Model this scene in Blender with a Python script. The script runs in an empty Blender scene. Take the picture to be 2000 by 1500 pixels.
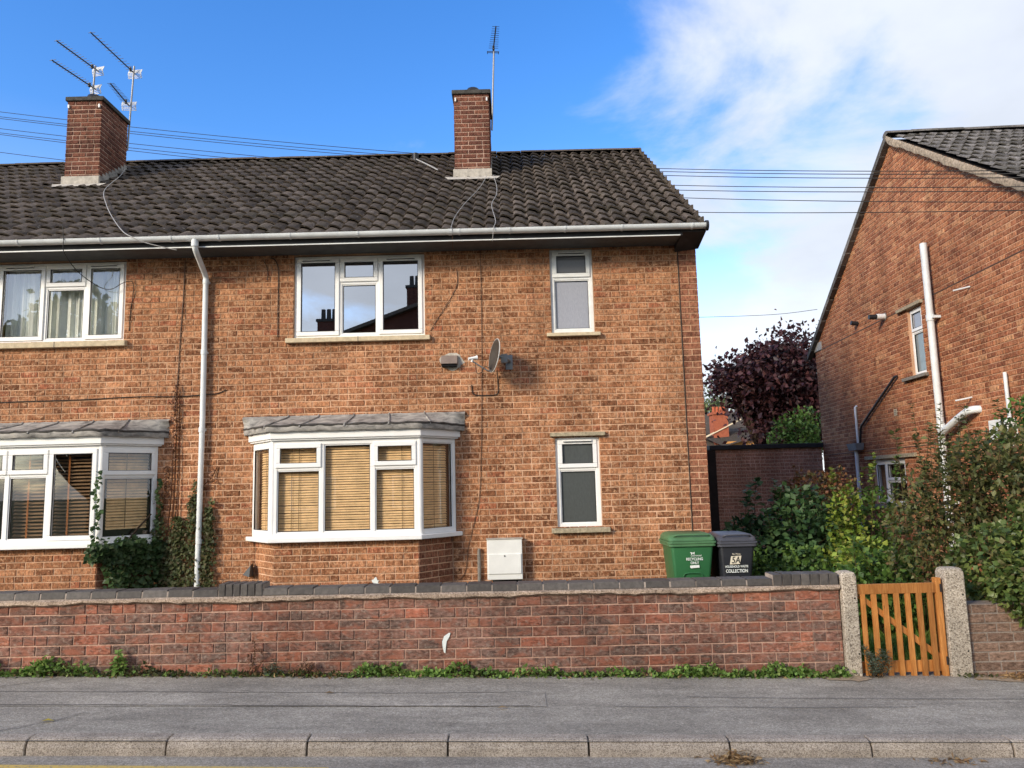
import bpy, math, random
import numpy as np
from mathutils import Matrix, Vector
R = math.radians
random.seed(11); rng = np.random.default_rng(5)
S = bpy.context.scene
COL = S.collection

# ------------------------------------------------------------------ camera
cam = bpy.data.cameras.new('camera'); co = bpy.data.objects.new('camera', cam); COL.objects.link(co)
p, r = R(7.45), R(1.45)
fwd = Vector((0, math.cos(p), math.sin(p))); rt = Vector((1, 0, 0)); up = rt.cross(fwd)
r2 = rt*math.cos(r) - up*math.sin(r); u2 = rt*math.sin(r) + up*math.cos(r)
m = Matrix.Identity(4)
for i in range(3): m[i][0], m[i][1], m[i][2] = r2[i], u2[i], -fwd[i]
m[0][3], m[1][3], m[2][3] = 0, 0, 1.655
co.matrix_world = m
cam.sensor_width = 36; cam.lens = 27; cam.clip_start = .05; cam.clip_end = 2000
S.camera = co

# ------------------------------------------------------------------ light
SUN_EL, SUN_AZ = R(23), R(-47)          # azimuth: degrees to the left of straight behind the camera
sd = Vector((math.sin(SUN_AZ)*math.cos(SUN_EL), -math.cos(SUN_AZ)*math.cos(SUN_EL), math.sin(SUN_EL)))  # towards the sun
sl = bpy.data.lights.new('sun', 'SUN'); sl.energy = 2.3; sl.angle = R(13); sl.color = (1, .86, .66)
so = bpy.data.objects.new('sun', sl); COL.objects.link(so)
so.rotation_euler = sd.to_track_quat('Z', 'Y').to_euler()
S.view_settings.view_transform = 'Standard'; S.view_settings.look = 'None'
S.view_settings.exposure = 0.88; S.view_settings.gamma = 1
S.view_settings.use_curve_mapping = False
S.cycles.max_bounces = 6; S.cycles.diffuse_bounces = 3; S.cycles.glossy_bounces = 3; S.cycles.transmission_bounces = 3; S.cycles.transparent_max_bounces = 10; S.cycles.caustics_reflective = False; S.cycles.caustics_refractive = False

W = bpy.data.worlds.new('World'); S.world = W; W.use_nodes = True
N = W.node_tree.nodes; L = W.node_tree.links; N.clear()
def wn(t, **k):
    n = N.new(t)
    for a, b in k.items(): setattr(n, a, b)
    return n
out = wn('ShaderNodeOutputWorld'); bg = wn('ShaderNodeBackground'); bg.inputs[1].default_value = .15
L.new(bg.outputs[0], out.inputs[0])
sky = wn('ShaderNodeTexSky', sky_type='NISHITA', sun_disc=False)
sky.sun_elevation = SUN_EL; sky.sun_rotation = math.atan2(sd.x, sd.y); sky.ozone_density = 2.2; sky.air_density = 1.0; sky.dust_density = .35
hs = wn('ShaderNodeHueSaturation'); hs.inputs['Saturation'].default_value = 1.30; hs.inputs['Value'].default_value = 1.17; hs.inputs['Hue'].default_value = .511
L.new(sky.outputs[0], hs.inputs['Color'])
tc = wn('ShaderNodeTexCoord'); sep = wn('ShaderNodeSeparateXYZ'); L.new(tc.outputs['Generated'], sep.inputs[0])
def wm(op, a, b=None, c=None, clamp=False):
    n = wn('ShaderNodeMath', operation=op); n.use_clamp = clamp
    for i, v in enumerate((a, b, c)):
        if v is None: continue
        if isinstance(v, (int, float)): n.inputs[i].default_value = v
        else: L.new(v, n.inputs[i])
    return n.outputs[0]
def wnoise(vec, scale, det, rough=.55, dist=0):
    n = wn('ShaderNodeTexNoise'); n.inputs['Scale'].default_value = scale; n.inputs['Detail'].default_value = det
    n.inputs['Roughness'].default_value = rough; n.inputs['Distortion'].default_value = dist
    L.new(vec, n.inputs['Vector']); return n.outputs['Fac']
zz = wm('ADD', wm('MAXIMUM', sep.outputs[2], 0.0), .22)
sm = wn('ShaderNodeMapRange'); L.new(sep.outputs[2], sm.inputs[0]); sm.inputs[1].default_value = .05; sm.inputs[2].default_value = .42; sm.inputs[3].default_value = .80; sm.inputs[4].default_value = 1.33; L.new(sm.outputs[0], hs.inputs['Saturation'])
cmb = wn('ShaderNodeCombineXYZ')
L.new(wm('DIVIDE', sep.outputs[0], zz), cmb.inputs[0]); L.new(wm('DIVIDE', sep.outputs[1], zz), cmb.inputs[1]); cmb.inputs[2].default_value = 3.7
big = wnoise(cmb.outputs[0], .85, 3, .5, .3); fine = wnoise(cmb.outputs[0], 2.3, 7, .58, .35)
# cloud bank to the right of the street, broken cloud over the houses opposite, clear to the left
bias = wm('ADD', wm('MULTIPLY', sep.outputs[0], .80), wm('MULTIPLY', wm('MAXIMUM', wm('MULTIPLY', sep.outputs[1], -1), 0), .50))
hz = wn('ShaderNodeMapRange', interpolation_type='SMOOTHSTEP'); L.new(sep.outputs[2], hz.inputs[0]); hz.inputs[1].default_value = .24; hz.inputs[2].default_value = .0; hz.inputs[3].default_value = 0; hz.inputs[4].default_value = .26
cov = wm('ADD', wm('ADD', wm('ADD', wm('MULTIPLY', big, .55), wm('MULTIPLY', fine, .78)), bias), hz.outputs[0])
mr = wn('ShaderNodeMapRange', interpolation_type='SMOOTHSTEP'); L.new(cov, mr.inputs[0])
mr.inputs[1].default_value = .75; mr.inputs[2].default_value = 1.01
shade = wn('ShaderNodeMapRange'); L.new(wnoise(cmb.outputs[0], 1.4, 6), shade.inputs[0]); shade.inputs[1].default_value = .3; shade.inputs[2].default_value = .7
shade.inputs[3].default_value = .80; shade.inputs[4].default_value = 1.10
cc = wn('ShaderNodeVectorMath', operation='SCALE'); cc.inputs[0].default_value = (3.5, 3.68, 3.98); L.new(shade.outputs[0], cc.inputs['Scale'])
mx = wn('ShaderNodeMix', data_type='RGBA'); L.new(wm('MULTIPLY', mr.outputs[0], .93), mx.inputs[0]); L.new(hs.outputs[0], mx.inputs[6]); L.new(cc.outputs[0], mx.inputs[7])
L.new(mx.outputs[2], bg.inputs[0])

# ------------------------------------------------------------------ materials
class NT:
    def __init__(s, name):
        s.m = bpy.data.materials.new(name); s.m.use_nodes = True
        s.n = s.m.node_tree.nodes; s.l = s.m.node_tree.links
        s.b = s.n['Principled BSDF']; s.o = s.n['Material Output']; s._pos = None
    def new(s, t, **k):
        n = s.n.new(t)
        for a, b in k.items(): setattr(n, a, b)
        return n
    def put(s, v, inp):
        if isinstance(v, (int, float, tuple, list)):
            inp.default_value = v if isinstance(v, (int, float)) or len(v) == len(inp.default_value) else (*v, 1)
        else: s.l.new(v, inp)
    def pos(s, sc=(1, 1, 1)):
        if s._pos is None: s._pos = s.new('ShaderNodeNewGeometry')
        mp = s.new('ShaderNodeMapping'); mp.inputs['Scale'].default_value = sc; s.l.new(s._pos.outputs['Position'], mp.inputs[0]); return mp.outputs[0]
    def noise(s, sc=(1, 1, 1), scale=1, det=4, rough=.55, dist=0):
        n = s.new('ShaderNodeTexNoise'); n.inputs['Scale'].default_value = scale; n.inputs['Detail'].default_value = det
        n.inputs['Roughness'].default_value = rough; n.inputs['Distortion'].default_value = dist
        s.l.new(s.pos(sc), n.inputs['Vector']); return n.outputs['Fac']
    def rng(s, v, a, b, c=0., d=1.):
        n = s.new('ShaderNodeMapRange'); s.l.new(v, n.inputs[0])
        for i, q in enumerate((a, b, c, d)): n.inputs[i+1].default_value = q
        return n.outputs[0]
    def math(s, op, a, b=0.):
        n = s.new('ShaderNodeMath', operation=op); s.put(a, n.inputs[0]); s.put(b, n.inputs[1]); return n.outputs[0]
    def ramp(s, v, stops, interp='LINEAR'):
        n = s.new('ShaderNodeValToRGB'); n.color_ramp.interpolation = interp; e = n.color_ramp.elements
        while len(e) < len(stops): e.new(.5)
        for q, (a, c) in zip(e, stops): q.position = a; q.color = (*c, 1)
        s.l.new(v, n.inputs[0]); return n.outputs[0]
    def mix(s, f, a, b, bt='MIX'):
        n = s.new('ShaderNodeMix', data_type='RGBA', blend_type=bt); s.put(f, n.inputs[0]); s.put(a, n.inputs[6]); s.put(b, n.inputs[7]); return n.outputs[2]
    def mul(s, c, f):
        n = s.new('ShaderNodeVectorMath', operation='SCALE'); s.put(c, n.inputs[0]) if not isinstance(c, tuple) else setattr(n.inputs[0], 'default_value', c); s.put(f, n.inputs['Scale']); return n.outputs[0]
    def rand(s, k=0.):
        oi = s.new('ShaderNodeObjectInfo'); g = s._pos or s.new('ShaderNodeNewGeometry'); s._pos = g
        w = s.new('ShaderNodeTexWhiteNoise', noise_dimensions='1D')
        s.l.new(s.math('ADD', s.math('ADD', s.math('MULTIPLY', oi.outputs['Random'], 7.13), s.math('MULTIPLY', g.outputs['Random Per Island'], 13.7)), k), w.inputs['W'])
        return w.outputs['Value']
    def bump(s, h, st, dist=.01):
        n = s.new('ShaderNodeBump'); n.inputs['Strength'].default_value = st; n.inputs['Distance'].default_value = dist
        s.l.new(h, n.inputs['Height']); s.l.new(n.outputs[0], s.b.inputs['Normal'])
    def fin(s, col, rough=.8, spec=.3):
        s.put(col, s.b.inputs['Base Color']); s.put(rough, s.b.inputs['Roughness']); s.b.inputs['Specular IOR Level'].default_value = spec; return s.m

def brick_mat(name, stops, fleck=(.5, .34, .22), fl=.35, vert=True, dark=.52, blot=None, stain=.22):
    t = NT(name); rn = t.rand(); c = t.ramp(rn, stops)
    sc = (46, 46, 19) if vert else (17, 17, 44)
    a = t.noise(sc, 1, 3, .72, .5); c = t.mul(c, t.rng(a, .36, .64, dark, 1.48))
    b = t.noise((1, 1, 1), .9, 3); c = t.mul(c, t.rng(b, .3, .7, .84, 1.16))
    st = t.noise((2.6, 2.6, .32), 1, 3, .6, .3); c = t.mul(c, t.rng(st, .32, .62, 1-stain, 1.08))
    f2 = t.noise((24, 24, 30), 1, 3, .7); c = t.mix(t.rng(f2, .51, .66, 0, fl*1.15), c, fleck)
    if blot: c = t.mix(t.rng(t.noise((5, 5, 10), 1, 4, .65, .6), .49, .66, 0, .8), c, blot); c = t.mul(c, t.rng(t.noise((.55, .55, 1.2), 1, 3, .6), .35, .65, .68, 1.22))
    t.bump(t.noise((95, 95, 60), 1, 2, .7), .9, .007)
    return t.fin(c, .92, .15)
M = {}
M['brick'] = brick_mat('tan_brown_brick', [(0, (0.168, 0.068, 0.033)), (.12, (0.230, 0.096, 0.046)), (.40, (0.301, 0.131, 0.063)), (.65, (0.352, 0.160, 0.078)), (.88, (0.393, 0.186, 0.094)), (.96, (0.316, 0.112, 0.057)), (1, (0.255, 0.102, 0.054))], (0.612, 0.365, 0.211), .55, dark=.45)
M['brick_red'] = brick_mat('red_brown_brick', [(0, (.165, .066, .039)), (.35, (.22, .087, .050)), (.7, (.265, .107, .060)), (1, (.22, .098, .057))], (.46, .27, .17), .30)
M['brick_gable'] = brick_mat('orange_red_brick', [(0, (0.196, 0.069, 0.036)), (.3, (0.274, 0.099, 0.048)), (.65, (0.342, 0.132, 0.063)), (.9, (0.403, 0.177, 0.085)), (1, (0.459, 0.235, 0.118))], (0.627, 0.347, 0.202), .42, dark=.45)
M['brick_wall'] = brick_mat('rustic_red_brick', [(0, (0.135, 0.085, 0.068)), (.35, (0.173, 0.101, 0.078)), (.65, (0.200, 0.105, 0.078)), (.86, (0.227, 0.107, 0.076)), (.95, (0.324, 0.116, 0.071)), (1, (0.270, 0.140, 0.088))], (0.400, 0.323, 0.262), .40, False, .48, (0.319, 0.117, 0.071), .34)
M['brick_grey'] = brick_mat('grey_brown_brick', [(0, (.16, .10, .072)), (.5, (.205, .13, .092)), (1, (.24, .152, .108))], (.40, .30, .23), .35, False)
M['brick_chimney'] = brick_mat('dark_red_chimney_brick', [(0, (.085, .034, .025)), (.5, (.135, .052, .035)), (1, (.185, .074, .046))], (.26, .15, .10), .22)
M['brick_shed'] = brick_mat('dull_brown_brick', [(0, (.33, .175, .12)), (.5, (.40, .215, .15)), (1, (.45, .25, .18))], (.46, .31, .23), .25)
def mortar_mat(name, c, dirt=None):
    t = NT(name); a = t.noise((60, 60, 60), 1, 3, .7); b = t.noise((1.3, 1.3, 1.3), 1, 2)
    t.bump(a, .5, .004); st = t.noise((2.6, 2.6, .32), 1, 3, .6, .3)
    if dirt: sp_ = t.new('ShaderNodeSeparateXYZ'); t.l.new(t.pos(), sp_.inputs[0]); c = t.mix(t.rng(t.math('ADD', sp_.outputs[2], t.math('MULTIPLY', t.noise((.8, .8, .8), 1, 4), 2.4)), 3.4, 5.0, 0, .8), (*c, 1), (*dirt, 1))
    return t.fin(t.mul(t.mul(t.mul(c, t.rng(a, .3, .7, .7, 1.2)), t.rng(b, .3, .7, .78, 1.15)), t.rng(st, .32, .62, .70, 1.08)), .95, .1)
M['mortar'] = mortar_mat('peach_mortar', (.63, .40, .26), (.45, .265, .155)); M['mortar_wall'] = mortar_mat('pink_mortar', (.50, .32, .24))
M['mortar_gable'] = mortar_mat('orange_mortar', (.60, .36, .225)); M['mortar_dark'] = mortar_mat('brown_mortar', (.46, .31, .235)); M['mortar_shed'] = mortar_mat('pale_brown_mortar', (.62, .47, .37)); M['mortar_grey'] = mortar_mat('grey_mortar', (.36, .30, .25))
def simple(name, c, rough=.6, spec=.4, var=.15, sc=12, bump=0., metal=0., rnd=0.):
    t = NT(name); a = t.noise((sc, sc, sc), 1, 5, .6); cc = t.mul(c, t.rng(a, .3, .7, 1-var, 1+var))
    if rnd: cc = t.mul(cc, t.rng(t.rand(), 0, 1, 1-rnd, 1+rnd))
    if bump: t.bump(t.noise((sc*6,)*3, 1, 4, .65), bump, .004)
    t.b.inputs['Metallic'].default_value = metal
    return t.fin(cc, rough, spec)
M['upvc'] = simple('white_upvc', (.80, .80, .78), .35, .5, .04, 6)
M['upvc_old'] = simple('weathered_white_upvc', (.72, .73, .71), .5, .4, .10, 9)
M['gutter'] = simple('grey_white_plastic', (.66, .69, .69), .45, .4, .12, 5)
M['soffit'] = simple('dark_grey_board', (.085, .09, .092), .7, .3, .2, 8)
M['fascia'] = simple('black_board', (.03, .03, .032), .6, .3, .3, 8)
M['sill'] = simple('cream_stone', (.52, .43, .29), .8, .2, .2, 20, .4)
M['sill_dirty'] = simple('lichen_stone', (.34, .29, .20), .9, .1, .4, 30, .6)
M['lead'] = None
t = NT('lead_sheet'); a = t.noise((7, 7, 14), 1, 6, .65, .6); b = t.noise((2.2, 2.2, 2.2), 1, 4)
c = t.ramp(a, [(.25, (.05, .046, .042)), (.42, (.20, .19, .175)), (.60, (.36, .34, .305)), (.75, (.46, .42, .35))])
t.bump(t.noise((18, 18, 18), 1, 3, .7), .35, .008); M['lead'] = t.fin(t.mul(c, t.rng(b, .3, .7, .75, 1.2)), .6, .35)
M['lead_dark'] = simple('dark_lead_edge', (.055, .05, .046), .7, .3, .5, 20, .4)
M['cement'] = simple('pale_cement', (.42, .385, .33), .95, .1, .25, 15, .6)
M['cement_dark'] = simple('stained_cement', (.20, .185, .165), .95, .1, .35, 25, .6)
M['dark_cap'] = simple('chimney_cap_concrete', (.065, .062, .056), .95, .1, .4, 20, .6)
M['black'] = simple('black_plastic', (.018, .018, .02), .5, .4, .2, 10)
M['cable'] = simple('black_cable', (.02, .018, .016), .6, .3)
M['cable_brown'] = simple('brown_cable', (.10, .055, .035), .6, .3)
M['cable_pale'] = simple('grey_white_cable', (.33, .32, .30), .6, .3)
M['alu'] = simple('aluminium', (.22, .22, .22), .4, .5, .1, 10, 0, .7)
M['white'] = simple('white_metal', (.72, .72, .70), .5, .4, .08, 10)
M['dish'] = simple('grey_dish', (.05, .043, .036), .55, .35, .15, 8)
M['dish_back'] = simple('pale_dish_rim', (.5, .49, .46), .5, .4)
M['vent'] = simple('brown_grey_vent', (.20, .155, .13), .6, .3, .15, 10)
M['metal_grey'] = simple('grey_metal', (.20, .21, .215), .5, .4)
M['slot'] = simple('dark_slot', (.01, .01, .011), .8, .1)
M['box_white'] = simple('cream_white_plastic', (.70, .71, .68), .5, .4, .06, 5)
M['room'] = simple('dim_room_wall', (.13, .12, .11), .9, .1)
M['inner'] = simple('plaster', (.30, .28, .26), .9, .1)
def tile_mat(name, base, lich):
    t = NT(name); rn = t.rand(); c = t.mul(base, t.rng(rn, 0, 1, .58, 1.45))
    a = t.noise((22, 22, 22), 1, 3, .7, .5); c = t.mul(c, t.rng(a, .3, .7, .6, 1.4))
    f = t.rng(t.noise((16, 16, 16), 1, 5, .65), .61, .72); c = t.mix(t.math('MULTIPLY', f, .55), c, lich)
    g = t.rng(t.noise((3, 3, 3), 1, 4), .5, .7); c = t.mix(t.math('MULTIPLY', g, .35), c, (.055, .052, .03))
    t.bump(t.noise((80, 80, 80), 1, 2, .7), .7, .006); return t.fin(c, .95, .12)
M['tile'] = tile_mat('dark_concrete_tile', (.083, .067, .054), (.40, .36, .30))
M['tile_grey'] = tile_mat('grey_concrete_tile', (.135, .125, .115), (.50, .47, .42))
M['verge'] = simple('mossy_mortar', (.34, .27, .195), .95, .1, .5, 25, .8)
M['blue_brick'] = simple('dark_engineering_brick', (.085, .076, .068), .6, .3, .30, 25, .4, 0, .3)
t = NT('aggregate_creasing'); a = t.noise((70, 70, 70), 1, 4, .7); b = t.noise((5, 5, 8), 1, 4)
t.bump(a, .8, .01); M['creasing'] = t.fin(t.mul(t.ramp(a, [(.35, (.16, .115, .085)), (.52, (.46, .35, .26)), (.7, (.62, .50, .385))]), t.rng(b, .3, .7, .65, 1.15)), .95, .1)
def concrete_mat(name, lo, mid, hi, sc=120, stain=True):
    t = NT(name); v = t.new('ShaderNodeTexVoronoi'); v.inputs['Scale'].default_value = sc; t.l.new(t.pos(), v.inputs['Vector'])
    cr = t.new('ShaderNodeSeparateColor'); t.l.new(v.outputs['Color'], cr.inputs[0])
    c = t.ramp(cr.outputs[0], [(0, lo), (.4, mid), (1, hi)]); c = t.mul(c, t.rng(t.noise((4, 4, 4), 1, 5, .6), .3, .7, .75, 1.15))
    t.bump(t.math('ADD', v.outputs['Distance'], t.noise((60, 60, 60), 1, 3)), .6, .006); return t.fin(c, .93, .15)
M['post'] = concrete_mat('pebbled_concrete', (.16, .13, .10), (.40, .34, .265), (.58, .51, .41), 110)
M['kerb'] = concrete_mat('granite_aggregate_kerb', (.19, .155, .12), (.38, .32, .255), (.54, .465, .38), 190)
def asphalt(name, lo, hi, tint=0.):
    t = NT(name); v = t.new('ShaderNodeTexVoronoi'); v.inputs['Scale'].default_value = 170; t.l.new(t.pos(), v.inputs['Vector'])
    cr = t.new('ShaderNodeSeparateColor'); t.l.new(v.outputs['Color'], cr.inputs[0])
    c = t.ramp(cr.outputs[0], [(0, lo), (.75, tuple((x+y)/2 for x, y in zip(lo, hi))), (1, hi)])
    c = t.mul(c, t.rng(t.noise((1.1, 2.2, 1), 1, 6, .62, .3), .3, .7, .80, 1.20)); c = t.mul(c, t.rng(t.noise((9, 9, 9), 1, 5, .7), .3, .7, .88, 1.12))
    f = t.rng(t.noise((2.5, 6, 2), 1, 6, .7), .60, .75); c = t.mix(t.math('MULTIPLY', f, .3), c, (.34, .315, .28))
    v2 = t.new('ShaderNodeTexVoronoi'); v2.inputs['Scale'].default_value = 9; t.l.new(t.pos(), v2.inputs['Vector']); c = t.mix(t.rng(v2.outputs['Distance'], .10, .07, 0, .45), c, (.42, .39, .34)); c = t.mul(c, t.rng(t.noise((.7, 3.5, 1), 1, 5, .7, .8), .35, .65, .80, 1.14))
    c = t.mul(c, t.rng(t.noise((45, 45, 45), 1, 2, .6), .3, .7, .8, 1.2)); t.bump(v.outputs['Distance'], .8, .005); return t.fin(c, .9, .25)
M['pave'] = asphalt('worn_grey_asphalt', (.24, .214, .172), (.52, .47, .385)); M['pave2'] = asphalt('patched_asphalt', (.245, .218, .176), (.53, .478, .392))
M['road'] = asphalt('road_asphalt', (.23, .20, .16), (.48, .425, .35)); M['crack'] = simple('crack_tar', (.13, .12, .105), .9, .1)
t = NT('worn_yellow_paint'); a = t.noise((50, 50, 50), 1, 5, .7); c = t.mix(t.rng(a, .52, .66), (.62, .43, .12), (.17, .16, .15)); M['yellow'] = t.fin(c, .85, .2)
t = NT('garden_soil'); a = t.noise((14, 14, 14), 1, 6, .7); M['soil'] = t.fin(t.ramp(a, [(.3, (.03, .022, .014)), (.55, (.06, .05, .025)), (.7, (.05, .075, .022))]), .95, .1)
t = NT('far_ground'); a = t.noise((.3, .3, .3), 1, 6, .6); M['ground'] = t.fin(t.ramp(a, [(.3, (.05, .06, .025)), (.7, (.085, .095, .04))]), .95, .1)
M['sand'] = simple('sandy_grit', (.36, .27, .18), .95, .1, .35, 30, .5)
t = NT('stained_orange_timber'); a = t.noise((60, 60, 4), 1, 5, .7, 1.2); k = t.new('ShaderNodeTexVoronoi'); k.inputs['Scale'].default_value = 1; t.l.new(t.pos((16, 4, 5)), k.inputs['Vector'])
c = t.mul(t.mul(t.ramp(a, [(.3, (.27, .095, .022)), (.5, (.42, .17, .042)), (.7, (.54, .25, .075))]), t.rng(t.noise((5, 5, 3), 1, 4), .3, .7, .78, 1.18)), t.rng(t.rand(), 0, 1, .74, 1.2)); c = t.mix(t.rng(k.outputs['Distance'], .11, .05, 0, .7), c, (.12, .045, .015)); t.bump(a, .3, .003); M['gate'] = t.fin(c, .65, .25)
M['green_bin'] = simple('green_plastic', (.026, .125, .045), .42, .45, .10, 4); M['green_lid'] = simple('faded_green_plastic', (.07, .17, .075), .5, .4, .14, 6)
M['black_bin'] = simple('charcoal_plastic', (.020, .022, .028), .42, .45, .10, 4); M['black_lid'] = simple('grey_black_plastic', (.062, .064, .078), .45, .4, .14, 6)
M['print'] = simple('white_print', (.72, .76, .72), .6, .3, .05); M['print_cream'] = simple('cream_print', (.68, .62, .48), .6, .3, .05)
M['bark'] = simple('bark', (.055, .038, .026), .95, .1, .35, 25, .6); M['stem'] = simple('green_brown_stem', (.07, .05, .025), .9, .1, .3, 25)
M['dead'] = simple('dead_vine', (.085, .036, .02), .95, .1, .4, 30, .5)
def leaf_mat(name, cols, tr=.35, rough=.5, spec=.35):
    t = NT(name); rn = t.rand(); c = t.ramp(rn, [(i/(len(cols)-1), q) for i, q in enumerate(cols)])
    c = t.mul(c, t.rng(t.noise((2.5, 2.5, 2.5), 1, 3), .3, .7, .7, 1.3)); t.fin(c, rough, spec)
    tl = t.new('ShaderNodeBsdfTranslucent'); t.l.new(c, tl.inputs[0]); ms = t.new('ShaderNodeMixShader'); ms.inputs[0].default_value = tr
    t.l.new(t.b.outputs[0], ms.inputs[1]); t.l.new(tl.outputs[0], ms.inputs[2]); t.l.new(ms.outputs[0], t.o.inputs[0]); return t.m
M['lf_ivy'] = leaf_mat('ivy_leaf', [(0.026, 0.058, 0.017), (0.046, 0.090, 0.026), (0.072, 0.123, 0.041), (0.109, 0.145, 0.058)])
M['lf_ivy2'] = leaf_mat('creeper_leaf', [(0.051, 0.072, 0.026), (0.087, 0.109, 0.038), (0.116, 0.123, 0.051), (0.123, 0.087, 0.043)])
M['lf_dead'] = leaf_mat('dry_leaf', [(0.087, 0.036, 0.020), (0.174, 0.072, 0.038), (0.246, 0.123, 0.072), (0.319, 0.189, 0.116)], .2)
M['lf_olive'] = leaf_mat('olive_leaf', [(0.043, 0.058, 0.023), (0.080, 0.099, 0.032), (0.123, 0.138, 0.043), (0.174, 0.174, 0.058), (0.145, 0.087, 0.043)])
M['lf_grass'] = leaf_mat('grass_blade', [(.11, .20, .03), (.17, .29, .045), (.22, .34, .06), (.26, .33, .08)], .4)
M['lf_hedge'] = leaf_mat('hedge_leaf', [(.05, .085, .024), (.09, .14, .036), (.15, .20, .05), (.20, .24, .07), (.14, .10, .05)], .35, .4, .4)
M['lf_green'] = leaf_mat('green_leaf', [(0.036, 0.080, 0.020), (0.072, 0.145, 0.032), (0.123, 0.217, 0.043), (0.174, 0.275, 0.065)])
M['lf_dark'] = leaf_mat('dark_leaf', [(0.026, 0.064, 0.026), (0.046, 0.104, 0.038), (0.079, 0.151, 0.056), (0.113, 0.189, 0.075)])
M['lf_lime'] = leaf_mat('lime_leaf', [(.05, .10, .02), (0.131, 0.217, 0.032), (0.217, 0.319, 0.043), (0.304, 0.377, 0.065), (0.275, 0.261, 0.058)])
M['lf_rust'] = leaf_mat('rust_leaf', [(0.157, 0.069, 0.035), (0.255, 0.108, 0.051), (0.216, 0.147, 0.058), (0.138, 0.157, 0.055)])
M['lf_purple'] = leaf_mat('copper_leaf', [(.022, .010, .013), (.040, .015, .019), (.066, .023, .026), (.10, .040, .036)], .25)
M['lf_pale'] = leaf_mat('pale_leaf', [(0.116, 0.160, 0.072), (0.174, 0.217, 0.102), (0.232, 0.261, 0.131)])
M['lf_blue'] = leaf_mat('blue_green_leaf', [(0.072, 0.109, 0.072), (0.116, 0.152, 0.102), (0.160, 0.189, 0.131)])
M['lf_straw'] = leaf_mat('straw', [(.22, .13, .055), (.32, .20, .09), (.40, .28, .14), (.16, .08, .035)], .2)
M['lf_weed'] = leaf_mat('weed_leaf', [(0.094, 0.170, 0.038), (0.160, 0.282, 0.056), (0.226, 0.358, 0.085), (0.302, 0.377, 0.113)])
M['lf_yellow'] = leaf_mat('yellow_flower', [(.5, .38, .03), (.6, .48, .05)], .3)
M['slat_pale'] = simple('pale_bamboo_slat', (.86, .60, .31), .55, .35, .18, 9)
M['slat_dark'] = simple('brown_wood_slat', (.26, .165, .09), .5, .4, .2, 9); M['tape'] = simple('orange_tape', (.30, .11, .03), .8, .2)
M['curtain'] = simple('grey_green_net', (.72, .76, .70), .9, .1, .1, 4); M['tape_grey'] = simple('cord', (.20, .15, .08), .8, .2)
M['pot'] = simple('red_clay_pot', (.38, .10, .05), .85, .2); M['render_orange'] = simple('orange_render', (.55, .27, .09), .9, .1); M['far_brick'] = simple('far_red_brick', (.33, .10, .055), .9, .1, .2, 6)
M['timber_dark'] = simple('dark_timber', (.022, .018, .016), .8, .2, .3, 10); M['felt'] = simple('black_felt', (.022, .023, .026), .7, .3, .3, 10)
def glass(name, refl, tint=(.96, .955, .95)):
    t = NT(name); t.n.remove(t.b); tr = t.new('ShaderNodeBsdfTransparent'); tr.inputs[0].default_value = (*tint, 1)
    gl = t.new('ShaderNodeBsdfGlossy'); gl.inputs['Roughness'].default_value = .004; gl.inputs[0].default_value = (.95, .97, 1, 1)
    fr = t.new('ShaderNodeFresnel'); fr.inputs[0].default_value = 1.5
    geo = t.new('ShaderNodeNewGeometry'); ms = t.new('ShaderNodeMixShader'); t.l.new(t.math('MULTIPLY', t.math('ADD', fr.outputs[0], refl), t.math('SUBTRACT', 1., geo.outputs['Backfacing'])), ms.inputs[0]); t.l.new(tr.outputs[0], ms.inputs[1]); t.l.new(gl.outputs[0], ms.inputs[2]); t.l.new(ms.outputs[0], t.o.inputs[0])
    return t.m
M['glass'] = glass('window_glass', .07); M['glass_mirror'] = glass('coated_window_glass', .46, (.5, .53, .55))
def frosted(name, c, sc=(220, 220, 26)):
    t = NT(name); a = t.noise(sc, 1, 4, .6); t.bump(a, .25, .003); t.b.inputs['Coat Weight'].default_value = .6; t.b.inputs['Coat Roughness'].default_value = .03
    return t.fin(t.mul(c, t.rng(a, .3, .7, .85, 1.12)), .35, .5)
M['frost_lilac'] = frosted('obscured_glass', (.30, .31, .35)); M['frost_dark'] = frosted('dark_obscured_glass', (.07, .078, .075), (60, 60, 20)); M['frost_grey'] = frosted('grey_obscured_glass', (.09, .09, .088)); M['frost_green'] = frosted('grey_green_glass', (.20, .25, .26), (30, 30, 8))

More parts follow.
